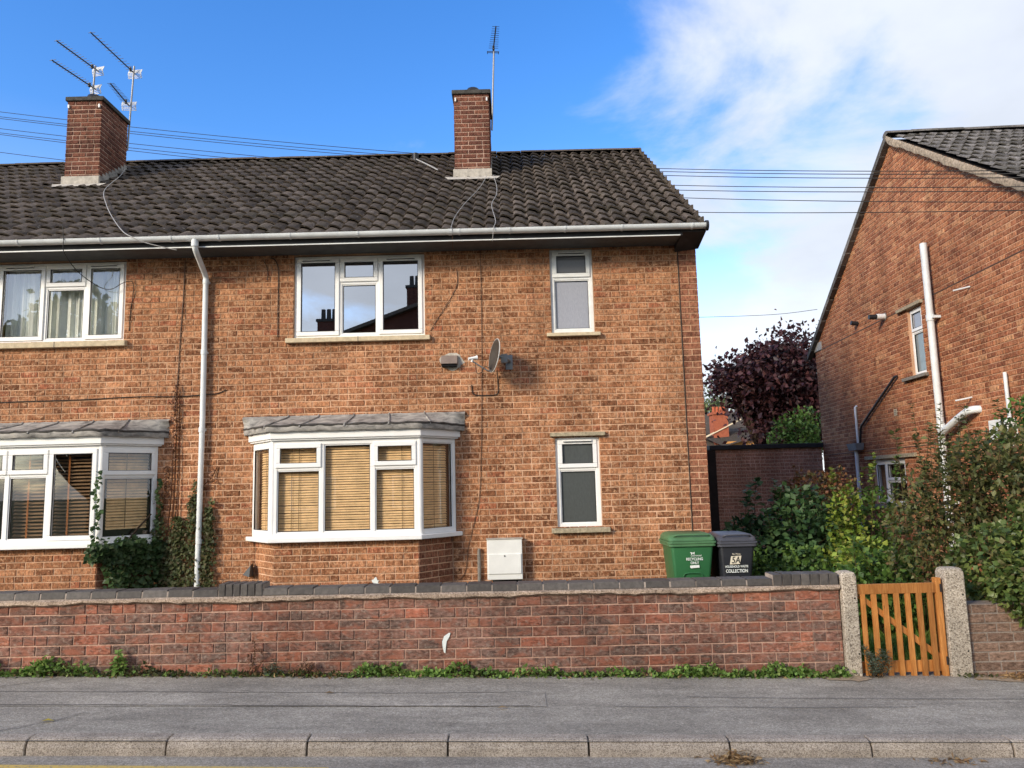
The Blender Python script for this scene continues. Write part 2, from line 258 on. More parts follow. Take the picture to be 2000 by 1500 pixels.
# ------------------------------------------------------------------ builders
def link(o): COL.objects.link(o); return o
def tag(o, label=None, cat=None, group=None, kind=None):
    for k, v in (('label', label), ('category', cat), ('group', group), ('kind', kind)):
        if v: o[k] = v
    return o
def thing(name, loc, label, cat, group=None):
    o = link(bpy.data.objects.new(name, None)); o.location = loc; o.empty_display_size = .2
    return tag(o, label, cat, group)
def wloc(o):                                  # world translation of an unrotated parent
    v = Vector(o.location)
    if o.parent: v = o.matrix_parent_inverse.to_translation() + v + wloc(o.parent)
    return v
def adopt(o, par):
    if par: o.parent = par; o.matrix_parent_inverse = Matrix.Translation(-wloc(par))
    return o
class MB:
    def __init__(s): s.v = []; s.f = []; s.sm = False
    def add(s, vs, fs, Mx=None):
        b = len(s.v)
        s.v += [tuple(Mx @ Vector(q)) for q in vs] if Mx is not None else [tuple(q) for q in vs]
        s.f += [tuple(b+i for i in q) for q in fs]; return s
    def box(s, x0, x1, y0, y1, z0, z1, Mx=None):
        return s.add([(x0, y0, z0), (x1, y0, z0), (x1, y1, z0), (x0, y1, z0), (x0, y0, z1), (x1, y0, z1), (x1, y1, z1), (x0, y1, z1)],
                     [(0, 3, 2, 1), (4, 5, 6, 7), (0, 1, 5, 4), (1, 2, 6, 5), (2, 3, 7, 6), (3, 0, 4, 7)], Mx)
    def prism(s, poly, z0, z1, top=None, Mx=None):        # poly in xy, counter-clockwise; top: other outline
        n = len(poly); tp = top or poly
        return s.add([(*q, z0) for q in poly] + [(*q, z1) for q in tp], [tuple(range(n-1, -1, -1)), tuple(range(n, 2*n))] + [(i, (i+1) % n, n+(i+1) % n, n+i) for i in range(n)], Mx)
    def tube(s, pts, rad, n=8, cap=True, Mx=None):
        pts = [Vector(q) for q in pts]; rads = rad if isinstance(rad, (list, tuple)) else [rad]*len(pts); vs = []; fs = []; ref = None
        for i, q in enumerate(pts):
            d = (pts[min(i+1, len(pts)-1)] - pts[max(i-1, 0)])
            d = d.normalized() if d.length > 1e-9 else Vector((0, 0, 1))
            if ref is None: ref = d.orthogonal().normalized()
            a = (ref - d*ref.dot(d)); a = a.normalized() if a.length > 1e-6 else d.orthogonal().normalized(); ref = a; b = d.cross(a)
            vs += [q + (a*math.cos(2*math.pi*k/n) + b*math.sin(2*math.pi*k/n))*rads[i] for k in range(n)]
        for i in range(len(pts)-1): fs += [(i*n+k, i*n+(k+1) % n, (i+1)*n+(k+1) % n, (i+1)*n+k) for k in range(n)]
        if cap: fs += [tuple(range(n-1, -1, -1)), tuple((len(pts)-1)*n+k for k in range(n))]
        s.sm = True; return s.add(vs, fs, Mx)
    def build(s, name, mat, par=None, bevel=0., seg=2, smooth=None):
        me = bpy.data.meshes.new(name); me.from_pydata(s.v, [], s.f); me.update()
        me.materials.append(M[mat] if isinstance(mat, str) else mat)
        if s.sm if smooth is None else smooth:
            me.shade_smooth()
            try: me.set_sharp_from_angle(angle=R(50))
            except Exception: pass
        o = link(bpy.data.objects.new(name, me)); adopt(o, par)
        if bevel:
            b = o.modifiers.new('bevel', 'BEVEL'); b.width = bevel; b.segments = seg; b.limit_method = 'ANGLE'; b.angle_limit = R(40)
        return o
def box(name, mat, par, x0, x1, y0, y1, z0, z1, bevel=0., Mx=None): return MB().box(x0, x1, y0, y1, z0, z1, Mx).build(name, mat, par, bevel)
def tube(name, mat, par, pts, rad, n=8): return MB().tube(pts, rad, n).build(name, mat, par)
def curve_pts(P, n=8):                        # Catmull-Rom through the points
    P = [Vector(q) for q in P]; o = []
    for i in range(len(P)-1):
        a, b, c, d = P[max(i-1, 0)], P[i], P[i+1], P[min(i+2, len(P)-1)]
        for k in range(n):
            t = k/n; o.append(.5*((2*b) + (c-a)*t + (2*a-5*b+4*c-d)*t*t + (3*b-a-3*c+d)*t**3))
    return o + [P[-1]]
def frame(origin, ang):                       # local x along the face, -y outwards, z up
    return Matrix.Translation(origin) @ Matrix.Rotation(ang, 4, 'Z')

# ---- bricks: one chamfered, slightly irregular block; alike bricks share mesh data
def brick_base(Lb, H, D, seed):
    q = random.Random(seed); j = lambda a: q.uniform(-a, a); x, z, c = Lb/2, H/2, .0045
    back = [(-x, D, -z), (x, D, -z), (x, D, z), (-x, D, z)]
    rim = [(a+j(.0016), .005+j(.001), b+j(.0016)) for a, b in ((-x, -z), (x, -z), (x, z), (-x, z))]
    fr = [(a+j(.002), j(.0012), b+j(.002)) for a, b in ((-x+c, -z+c), (x-c, -z+c), (x-c, z-c), (-x+c, z-c))]
    v = back + rim + fr; f = [(8, 9, 10, 11)]
    for i in range(4):
        k = (i+1) % 4; f += [(4+i, 4+k, 8+k, 8+i), (i, k, 4+k, 4+i)]
    return v, f
def courses(u0, u1, v0, v1, Lb, H, openings=(), lim=None, start=0., end_bat=False, rs=1, jo=.012):
    q = random.Random(rs); n = int(round((v1-v0)/H)); outp = []
    for i in range(n):
        a, b = v0+i*H, v0+(i+1)*H; ivs = [(u0, u1)]
        if lim: l = lim((a+b)/2+H*.2); ivs = [(max(u0, l[0]), min(u1, l[1]))] if l and l[1]-l[0] > .03 else []
        for (x0, x1, z0, z1) in openings:
            if min(b, z1)-max(a, z0) > .35*H:
                nw = []
                for s, e in ivs:
                    if x1 <= s or x0 >= e: nw.append((s, e)); continue
                    if x0-s > .02: nw.append((s, x0))
                    if e-x1 > .02: nw.append((x1, e))
                ivs = nw
        off = start + (Lb/2 if i % 2 else 0) + q.uniform(-.012, .012)
        for s, e in ivs:
            k = math.floor((s-off)/Lb); x = off+k*Lb; cuts = [s]
            while x < e-.02:
                if x > s+.03: cuts.append(x + q.uniform(-.008, .008))
                if q.random() < .16 and x+Lb/2 < e-.05 and x+Lb/2 > s+.05: cuts.append(x+Lb/2)
                x += Lb
            cuts.append(e); cuts = sorted(cuts)
            for c0, c1 in zip(cuts, cuts[1:]):
                if c1-c0 > .025: outp.append((c0+jo/2, c1-jo/2, a+jo/2, b-jo/2))
    return outp
def lay(par, bricks, Fm, mat, key, n_ind=300, D=.05, name='brick', rest='brickwork', focus=None, vis=None, shear=0.):
    """bricks (u0,u1,v0,v1) in the face frame Fm: the n_ind nearest the viewer are objects, the rest one stuff mesh"""
    Lr = .215; Hr = bricks[0][3]-bricks[0][2]
    bases = [brick_base(Lr, Hr, D, key*97+i) for i in range(6)]; mes = []
    for v, f in bases:
        me = bpy.data.meshes.new(name); me.from_pydata(v, [], f); me.materials.append(M[mat]); mes.append(me)
    q = random.Random(key); eye = Vector((0, 0, 1.655)); items = []
    for (a, b, c, d) in bricks:
        u, v = (a+b)/2, (c+d)/2; P = Fm @ Vector((u, 0, v)); ok = vis(P) if vis else True
        items.append(((P-eye).length + (0 if ok else 1000), a, b, c, d, q.randrange(6), q.uniform(-.0022, .0022), q.uniform(-.004, .004), q.choice((1, -1))))
    items.sort(); mb = MB(); inv = Matrix.Translation(-wloc(par)) if par else None
    for i, (ds, a, b, c, d, k, pr, ro, fl) in enumerate(items):
        u, v = (a+b)/2, (c+d)/2
        Mx = Fm @ Matrix.Translation((u, pr, v + shear*u)) @ Matrix.Rotation(ro, 4, 'Y') @ Matrix.Diagonal(((b-a)/Lr, 1, (d-c)/Hr, 1))
        if i < n_ind and ds < 1000:
            o = link(bpy.data.objects.new(name, mes[k])); o.matrix_world = Mx
            if par: o.parent = par; o.matrix_parent_inverse = inv
        else: mb.add(*bases[k], Mx)
    if mb.v: tag(mb.build(rest, mat, par), kind='stuff')
def holed(mb, x0, x1, y0, y1, z0, z1, ops, Mx=None):      # a wall slab with rectangular openings
    xs = sorted({x0, x1, *[min(max(a, x0), x1) for o in ops for a in o[:2]]}); zs = sorted({z0, z1, *[min(max(a, z0), z1) for o in ops for a in o[2:]]})
    for a, b in zip(xs, xs[1:]):
        for c, d in zip(zs, zs[1:]):
            if any(o[0] <= (a+b)/2 <= o[1] and o[2] <= (c+d)/2 <= o[3] for o in ops): continue
            mb.box(a, b, y0, y1, c, d, Mx)
    return mb

# ---- leaves
def leaf_obj(name, P, Dr, Up, Ls, Ws, mat, par, kind=None):
    P, Dr, Up = (np.asarray(a, float) for a in (P, Dr, Up)); n = len(P)
    Ls = np.broadcast_to(np.asarray(Ls, float), n)[:, None]; Ws = np.broadcast_to(np.asarray(Ws, float), n)[:, None]
    Dr = Dr/np.linalg.norm(Dr, axis=1, keepdims=True); Sd = np.cross(Dr, Up); Sd /= np.linalg.norm(Sd, axis=1, keepdims=True)+1e-9; Un = np.cross(Sd, Dr)
    V = np.stack([P, P+Dr*Ls*.45+Sd*Ws*.5+Un*Ls*.10, P+Dr*Ls-Un*Ls*.10, P+Dr*Ls*.45-Sd*Ws*.5+Un*Ls*.10, P+Dr*Ls*.5], 1).reshape(-1, 3)
    tri = np.array([[0, 1, 4], [4, 1, 2], [0, 4, 3], [4, 2, 3]]); F = (np.arange(n)[:, None, None]*5 + tri[None]).reshape(-1)
    me = bpy.data.meshes.new(name); me.vertices.add(len(V)); me.vertices.foreach_set('co', V.ravel()); me.loops.add(len(F)); me.loops.foreach_set('vertex_index', F.astype(np.int32))
    me.polygons.add(len(F)//3); me.polygons.foreach_set('loop_start', np.arange(0, len(F), 3, dtype=np.int32)); me.update(calc_edges=True); me.validate()
    me.materials.append(M[mat]); o = link(bpy.data.objects.new(name, me)); adopt(o, par); return tag(o, kind=kind)
def rdir(n, upb=.3):
    d = rng.normal(size=(n, 3)); d[:, 2] += upb; return d/np.linalg.norm(d, axis=1, keepdims=True)
def blob(c, rad, n, surf=.5):                 # points in an ellipsoid, denser towards the outside
    d = rng.normal(size=(n, 3)); d /= np.linalg.norm(d, axis=1, keepdims=True); rr = rng.random(n)**(1/3.); rr = surf+(1-surf)*rr if surf < 1 else np.ones(n)
    rr = np.where(rng.random(n) < .25, rng.random(n), rr)
    return np.array(c)+d*rr[:, None]*np.array(rad)
def plant(name, label, cat, base, mat, blobs=(), shoots=(), Ls=.06, Ws=.035, step=.03, group=None, stem_r=.006, droop=0., zmin=-9, stem='stem'):
    rt_ = thing(name, base, label, cat, group); P = []; Dd = []; U = []
    mb = MB()
    for (c, rad, n) in blobs:
        q = blob(c, rad, n); P.append(q); o = q-np.array(c); d = rdir(n, .1)*.9 + o/np.maximum(np.linalg.norm(o, axis=1, keepdims=True), 1e-6)*.6; d[:, 2] -= droop; Dd.append(d); U.append(rdir(n, 1.6))
        for k in range(max(3, n//500)):
            e = np.array(c)+(rng.random(3)-.5)*np.array(rad)*1.3; b0 = Vector(base)+Vector((rng.normal()*.05, rng.normal()*.05, 0)); mid = b0.lerp(Vector(e), .5)+Vector((rng.normal()*.05, rng.normal()*.05, .05))
            mb.tube(curve_pts([b0, mid, e], 3), [stem_r*1.6-(stem_r*1.1)*i/6 for i in range(7)], 5)
    for (b0, tip) in shoots:
        b0, tip = Vector(b0), Vector(tip); mid = b0.lerp(tip, .55)+Vector((rng.normal()*.05, rng.normal()*.05, .02)); pts = curve_pts([b0, mid, tip], 5)
        mb.tube(pts, [stem_r-(stem_r*.7)*i/(len(pts)-1) for i in range(len(pts))], 5)
        ln = (tip-b0).length; n = int(ln/step); ts = .2+.8*np.sort(rng.random(n))
        A = np.array([list(q) for q in pts]); idx = ts*(len(pts)-1); i0 = np.minimum(idx.astype(int), len(pts)-2); q = A[i0]+(A[i0+1]-A[i0])*(idx-i0)[:, None]
        an = rng.random(n)*6.283; d = np.stack([np.cos(an), np.sin(an), .35+rng.random(n)*.5-droop], 1); P.append(q); Dd.append(d); U.append(np.tile([0, 0, 1.], (n, 1))+rng.normal(size=(n, 3))*.35)
    P = np.concatenate(P); Dd = np.concatenate(Dd); U = np.concatenate(U); k = P[:, 2] > zmin; P, Dd, U = P[k], Dd[k], U[k]; s = .65+.7*rng.random(len(P))
    leaf_obj('foliage', P, Dd, U, Ls*s, Ws*s, mat, rt_)
    if mb.v: mb.build(stem, 'bark' if stem == 'trunk' else 'stem', rt_)
    return rt_

# ------------------------------------------------------------------ the setting
GS = -.0255                                  # the street falls to the right
def sheet(name, mat, x0, x1, y0, y1, z, slope=GS, nx=2, zy=0., par=None, kind='structure'):
    mb = MB(); xs = np.linspace(x0, x1, nx+1)
    vs = [(x, y, z+slope*x+zy*(y-y0)) for x in xs for y in (y0, y1)]
    mb.add(vs, [(2*i, 2*i+2, 2*i+3, 2*i+1) for i in range(nx)]); o = mb.build(name, mat, par, smooth=False)
    if kind and not par: o['kind'] = kind
    return o
sheet('ground', 'ground', -600, 600, -600, 900, -1.2, 0)
sheet('terrain', 'ground', -40, 40, -32, 70, -.16)
sheet('road', 'road', -38, 38, -3.4, 5.25, -.235, zy=.0165)
pv = sheet('pavement', 'pave', -38, 38, 5.35, 7.4, 0.0)
sheet('garden_ground', 'soil', -30, 30, 7.02, 30, -.055)
tag(sheet('far_pavement', 'pave2', -38, 38, -6.0, -3.4, -.12), kind='structure')
sheet('trench_patch', 'pave2', -9, .2, 6.02, 6.42, .004, par=pv)
def ribbon(mb, pts, w, lift):
    for (x0, y0), (x1, y1) in zip(pts, pts[1:]):
        d = Vector((x1-x0, y1-y0)).normalized(); nx_, ny_ = -d.y*w/2, d.x*w/2
        mb.add([(a, b, GS*a+lift) for a, b in ((x0-nx_, y0-ny_), (x1-nx_, y1-ny_), (x1+nx_, y1+ny_), (x0+nx_, y0+ny_))], [(0, 1, 2, 3)])
for pts in ([(-9, 6.40), (-2.9, 6.41), (-.9, 6.38), (.2, 6.43)], [(-9, 6.02), (-3.1, 6.05), (-1, 6.02), (.2, 6.03)], [(1.3, 6.28), (2.4, 6.25), (4.6, 6.22)], [(.7, 6.02), (2.3, 6.0), (3.1, 6.03)], [(-3.55, 5.4), (-3.25, 5.7), (-3.1, 6.02)], [(-4.4, 6.5), (-4.0, 6.75), (-3.9, 6.95)]):
    mb = MB(); q = []
    for (a, b), (c, d) in zip(pts, pts[1:]):
        n = max(2, int(math.hypot(c-a, d-b)/.12)); q += [(a+(c-a)*k/n+random.uniform(-.006, .006), b+(d-b)*k/n+random.uniform(-.008, .008)) for k in range(n)]
    ribbon(mb, q, .009, .0075); mb.build('crack', 'crack', pv, smooth=False)
mb = MB()
for a, b in ((-12, -1.2),): mb.add([(x, y, -.235+GS*x+.0165*(y+3.4)+.004) for x, y in ((a, 5.10), (b, 4.94), (b, 5.045), (a, 5.22))], [(0, 1, 2, 3)])
tag(mb.build('yellow_line', 'yellow', None, smooth=False), kind='structure')
# kerb stones
kb = link(bpy.data.objects.new('kerb', None)); kb['kind'] = 'structure'; kb.location = (0, 5.31, 0)
JX = -9.62
for i in range(20):
    x0 = JX + i*.915; x1 = x0+.903; mb = MB(); prof = []
    for (y, z) in ((5.375, -.3), (5.375, .009), (5.29, .009), (5.265, .001), (5.248, -.02), (5.238, -.045), (5.228, -.3)): prof.append((y, z))
    n = len(prof); dz = random.uniform(-.003, .003); dy = random.uniform(-.004, .004)
    vs = [(x, y+dy, z+dz+GS*x) for x in (x0, x1) for y, z in prof]
    mb.add(vs, [tuple(range(n)), tuple(range(2*n-1, n-1, -1))] + [(j, n+j, n+(j+1) % n, (j+1) % n) for j in range(n)])
    mb.build('kerb_stone', 'kerb', kb, .006)
sheet('gap_filler', 'crack', JX, JX+18.3, 5.25, 5.36, -.004, par=kb)

# ------------------------------------------------------------------ terraced house
FY = 9.9; XR = 2.483; XL = -9.6; ZB = -.25; ZE = 4.78
house = thing('terraced_house', (-3.5, FY, -.1), 'brown brick terraced house with dark tiled roof, two bay windows and two chimneys', 'house')
OPS = [(-2.85, -1.125, 3.62, 4.74), (-6.81, -5.084, 3.65, 4.74), (.540, 1.105, 3.605, 4.745), (.536, 1.104, 1.09, 2.245), (-3.345, -.755, 1.06, 2.42), (-7.15, -4.585, 1.06, 2.42)]
F0 = frame((0, FY, 0), 0)
mb = MB(); holed(mb, XL, XR-.006, .0055, .25, ZB, ZE+.05, OPS, F0)
mb.build('wall', 'mortar', house)
bl = courses(XL, 2.236, ZB, ZE-.01, .225, .08, OPS + [(-3.30, -.80, ZB, 1.06), (-7.10, -4.63, ZB, 1.06)], rs=3)
BV = lambda P: P.x > -6.6 and P.z > .62
lay(house, bl, F0, 'brick', 1, 215, vis=BV)
bq = []
for i in range(int((ZE-ZB)/.08)):
    z = ZB+i*.08
    if i % 2: bq.append((2.247, XR, z+.005, z+.075))
    else: bq += [(2.247, 2.357, z+.005, z+.075), (2.369, XR, z+.005, z+.075)]
lay(house, bq, F0, 'brick_red', 2, 40, vis=BV, rest='quoin_brickwork')
# right gable end, left end, back
RS = (7.818-4.995)/(13.756-9.6)               # roof slope
RY0, RZ0, RYR, RZR = 9.42, 4.995+RS*(9.42-9.6), 13.756, 7.818
FG = frame((XR, FY, 0), R(90))
def glim(v): return (0.0, 7.71) if v < ZE else (((v-ZE)/RS+.12), 7.71-((v-ZE)/RS+.12))
mb = MB().add([(XR-.009, y, z) for y, z in ((FY, ZB), (FY+7.71, ZB), (FY+7.71, ZE+.1), (RYR, RZR-.16), (FY, ZE+.1))], [(0, 1, 2, 3, 4)])
mb.add([(XL, y, z) for y, z in ((FY, ZB), (FY+7.71, ZB), (FY+7.71, ZE+.1), (RYR, RZR-.16), (FY, ZE+.1))], [(4, 3, 2, 1, 0)])
mb.box(XL, XR-.02, FY+7.6, FY+7.71, ZB, ZE+.1); mb.build('end_wall', 'mortar', house)
lay(house, courses(0, 7.71, ZB, 7.55, .225, .08, lim=glim, rs=8), FG, 'brick_red', 3, 0, rest='gable_brickwork')
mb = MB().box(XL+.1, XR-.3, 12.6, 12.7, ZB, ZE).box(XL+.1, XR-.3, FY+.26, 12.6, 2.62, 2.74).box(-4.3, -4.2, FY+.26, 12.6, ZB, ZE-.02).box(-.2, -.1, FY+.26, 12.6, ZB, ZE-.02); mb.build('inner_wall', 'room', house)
# eaves
box('soffit', 'soffit', house, XL, 2.20, 9.485, FY+.02, 4.752, 4.768)
box('fascia', 'fascia', house, XL, 2.22, 9.462, 9.484, 4.748, 4.90)
MB().add([(x, y, z) for x in (2.205, 2.52) for y, z in ((9.455, 4.79), (FY-.003, 4.66 if x < 2.4 else 4.70), (FY-.003, 4.98), (9.455, 4.88))], [(0, 1, 2, 3), (7, 6, 5, 4), (0, 4, 5, 1), (1, 5, 6, 2), (2, 6, 7, 3), (3, 7, 4, 0)]).build('eaves_box', 'fascia', house)
box('fascia_trim', 'gutter', house, XL, 2.19, 9.452, 9.462, 4.744, 4.758)
# roof: one pantile, copied; lower edges lifted over the course below
roof = MB().add([(x, y, z) for x in (XL, 2.5) for y, z in ((9.47, 4.995+RS*(9.47-9.6)-.055), (RYR, RZR-.055), (FY+7.71+.43, 4.995+RS*(9.47-9.6)-.055))], [(0, 3, 4, 1), (1, 4, 5, 2)]).build('roof', 'timber_dark', house)
def pantile(Wt, Lt, seed):
    q = random.Random(seed); us = np.linspace(0, 1, 9); v = []; f = []; th = .022
    def h(u): return .025*math.sin(2*math.pi*(u-.02)) + .009*math.sin(4*math.pi*u+.5)
    for k, (t, lift) in enumerate(((0, .044), (.5, .022), (1, .0))):
        for u in us: v.append((u*Wt*1.09, t*Lt, lift+h(u)+q.uniform(-.0012, .0012)))
    for u in us: v.append((u*Wt*1.09, .002, .044+h(u)-th))
    n = len(us)
    for k in (0, 1): f += [(k*n+i, k*n+i+1, (k+1)*n+i+1, (k+1)*n+i) for i in range(n-1)]
    f += [(3*n+i, 3*n+i+1, i+1, i) for i in range(n-1)] + [(0, n, 3*n), (n, 2*n, 3*n), (n-1, 4*n-1, 2*n-1), (2*n-1, 4*n-1, 3*n-1)]
    return v, f
def tile_roof(par, Fr, U0, U1, Ls, Wt, G, mat, key, n_ind, rows, vis=None, skip=None):
    bases = [pantile(Wt, G*1.2, key*31+i) for i in range(5)]; mes = []
    for v, f in bases:
        me = bpy.data.meshes.new('roof_tile'); me.from_pydata(v, [], f); me.materials.append(M[mat]); me.shade_smooth(); me.set_sharp_from_angle(angle=R(55)); mes.append(me)
    items = []; eye = Vector((0, 0, 1.655)); q = random.Random(key)
    nc = int((U1-U0)/Wt)
    for rw in range(rows):
        for c in range(nc):
            u = U1-(c+1)*Wt+q.uniform(-.003, .003); v = rw*G+q.uniform(-.012, .012); P = Fr @ Vector((u+Wt/2, v, 0))
            if skip and skip(P): continue
            d = (P-eye).length + (0 if not vis or vis(P) else 1000)
            items.append((d, u, v, q.randrange(5), q.uniform(-.022, .022), q.uniform(-.005, .008)))
    items.sort(); mb = MB(); mb.sm = True; inv = Matrix.Translation(-wloc(par))
    for i, (d, u, v, k, ro, h) in enumerate(items):
        Mx = Fr @ Matrix.Translation((u, v, h)) @ Matrix.Rotation(ro, 4, 'Z')
        if i < n_ind and d < 1000:
            o = link(bpy.data.objects.new('roof_tile', mes[k])); o.matrix_world = Mx; o.parent = par; o.matrix_parent_inverse = inv
        else: mb.add(*bases[k], Mx)
    if mb.v: tag(mb.build('tile_courses', mat, par), kind='stuff')
ang = math.atan(RS)
FRm = Matrix.Translation((0, RY0, RZ0-.035)) @ Matrix.Rotation(ang, 4, 'X')
RL = math.hypot(RYR-RY0, RZR-RZ0)
CH = [(-7.385, -6.80, 12.23, 13.10, 8.29), (-.852, -.262, 12.05, 12.95, 8.14)]
def in_ch(P): return any(a+.05 < P.x < b-.05 and c+.1 < P.y+.15 < d-.05 for a, b, c, d, e in CH)
tile_roof(roof, FRm, XL, 2.515, RL, .187, RL/16.6, 'tile', 1, 300, 17, vis=lambda P: P.x > -6.8)
for i in range(27):
    x = 2.52-(i+1)*.45; mb = MB(); n = 8; z = RZR-.02+random.uniform(-.006, .006)
    pr = [(RYR+.115*math.cos(math.pi*k/n), z+.062*math.sin(math.pi*k/n)) for k in range(n+1)]
    mb.add([(xx, a, b) for xx in (x+.003, x+.447) for a, b in pr], [(k, k+1, n+2+k, n+1+k) for k in range(n)] + [tuple(range(n+1)), tuple(range(2*n+1, n, -1))]); mb.build('ridge_tile', 'tile', roof)
mb = MB()
for k in range(17):
    y = RY0+(k+.2)*(RYR-RY0)/17; z = RZ0+(y-RY0)*RS; mb.box(2.484, 2.508, y, y+.24, z-.09, z+.02+RS*.1)
mb.build('verge_mortar', 'tile', roof)
# gutter
g = MB(); n = 8; y0, z0, rg = 9.40, 4.868, .058
pr = [(y0-rg*math.cos(math.pi*k/n), z0-rg*math.sin(math.pi*k/n)) for k in range(n+1)]; pr2 = [(y0-(rg-.006)*math.cos(math.pi*k/n), z0-(rg-.006)*math.sin(math.pi*k/n)) for k in range(n, -1, -1)]
prf = pr+pr2; q = len(prf)
g.add([(x, a, b) for x in (XL, 2.505) for a, b in prf], [(k, (k+1) % q, q+(k+1) % q, q+k) for k in range(q)] + [tuple(range(q-1, -1, -1)), tuple(range(q, 2*q))]); g.sm = True
gut = g.build('gutter', 'gutter', house)
for x in (-6.2, -5.16, -4.26, -3.66, -2.76, -1.9, -.73, -.62, .02, .72, 1.44, 2.33):
    mb = MB(); w = .02 if x not in (-.73,) else .05; ra = rg+.006
    pa = [(y0-ra*math.cos(math.pi*k/n), z0-ra*math.sin(math.pi*k/n)) for k in range(n+1)]
    mb.add([(xx, a, b) for xx in (x-w/2, x+w/2) for a, b in pa], [(k, n+1+k, n+2+k, k+1) for k in range(n)]+[tuple(range(n+1)), tuple(range(2*n+1, n, -1))]); mb.build('gutter_bracket', 'gutter', gut)
mb = MB().tube([(2.50, y0, z0-.02), (2.535, y0, z0-.02)], .066, 12); mb.build('end_cap', 'black', gut)
# downpipe
dp = MB(); dp.tube([(-3.97, y0, 4.86), (-3.97, y0, 4.74)], .045, 12).tube(curve_pts([(-3.97, y0, 4.78), (-3.97, 9.43, 4.70), (-3.985, 9.62, 4.60), (-3.998, 9.80, 4.50), (-3.999, 9.845, 4.44), (-3.999, 9.845, 4.36)], 4), .036, 12).tube([(-3.999, 9.845, 4.44), (-3.993, 9.845, 2.6), (-4.01, 9.845, -.1)], .035, 12)
dpo = dp.build('downpipe', 'gutter', house)
for z in (4.40, 3.46, 2.45, 1.04): MB().tube([(-3.997, 9.845, z-.03), (-3.997, 9.845, z+.03)], .0405, 12).box(-4.02, -3.96, 9.86, FY, z-.012, z+.012).build('pipe_bracket', 'gutter', dpo)
# chimneys
for ci, (a, b, c, d, zt) in enumerate(CH):
    zb = 4.995+RS*(c-9.6)-.2
    ch = MB().box(a+.008, b-.008, c+.008, d-.008, zb, zt-.02).build('chimney', 'mortar_dark', house)
    ff = courses(0, b-a, zb, zt-.03, .235, .0765, rs=20+ci, jo=.014); lay(ch, ff, frame((a, c, 0), 0), 'brick_chimney', 30+ci, 60, D=.03, vis=lambda P, zb=zb: P.z > zb+.15)
    fs = courses(0, d-c, zb, zt-.03, .235, .0765, rs=40+ci, jo=.014); lay(ch, fs, frame((b, c, 0), R(90)), 'brick_chimney', 50+ci, 70 if ci == 0 else 0, D=.03, rest='side_brickwork')
    fs = courses(0, d-c, zb, zt-.03, .235, .0765, rs=60+ci); lay(ch, fs, frame((a, d, 0), R(-90)), 'brick_chimney', 70+ci, 0, D=.03, rest='side_brickwork')
    MB().box(a-.03, b+.03, c-.03, d+.03, zt-.03, zt+.045).build('chimney_cap', 'dark_cap', ch, .012)
    xm, ym = (a+b)/2+.02, c+.24; MB().tube([(xm, ym, zt+.03), (xm, ym, zt+.12), (xm, ym, zt+.125), (xm, ym, zt+.18)], [.11, .11, .125, .10], 12).build('flue_cowl', 'black', ch)
    mb = MB().box(a-.02, b+.02, c-.045, c-.002, zb+.10, zb+.335); mb.add([(x, y, z) for x, y, z in ((a-.16, c-.05, zb+.20), (b+.16, c-.05, zb+.20), (b+.10, c-.16, zb+.115), (a-.10, c-.16, zb+.115), (a-.16, c-.05, zb+.12), (b+.16, c-.05, zb+.12))], [(0, 1, 2, 3)]); mb.build('flashing', 'cement', ch)
    mb = MB()
    for k in range(9):
        y = c+k*(d-c)/9; z = zb+.2+RS*(y-c); mb.box(b-.001, b+.012, y, y+(d-c)/9-.004, z, z+.16); mb.box(a-.012, a+.001, y, y+(d-c)/9-.004, z, z+.16)
    mb.build('step_flashing', 'lead', ch)
    mb = MB()
    for xx in (a+.03, b-.04): mb.box(xx-.012, xx+.012, c-.03, c-.004, zt-.16, zt-.10)
    mb.build('insulator', 'white', ch)

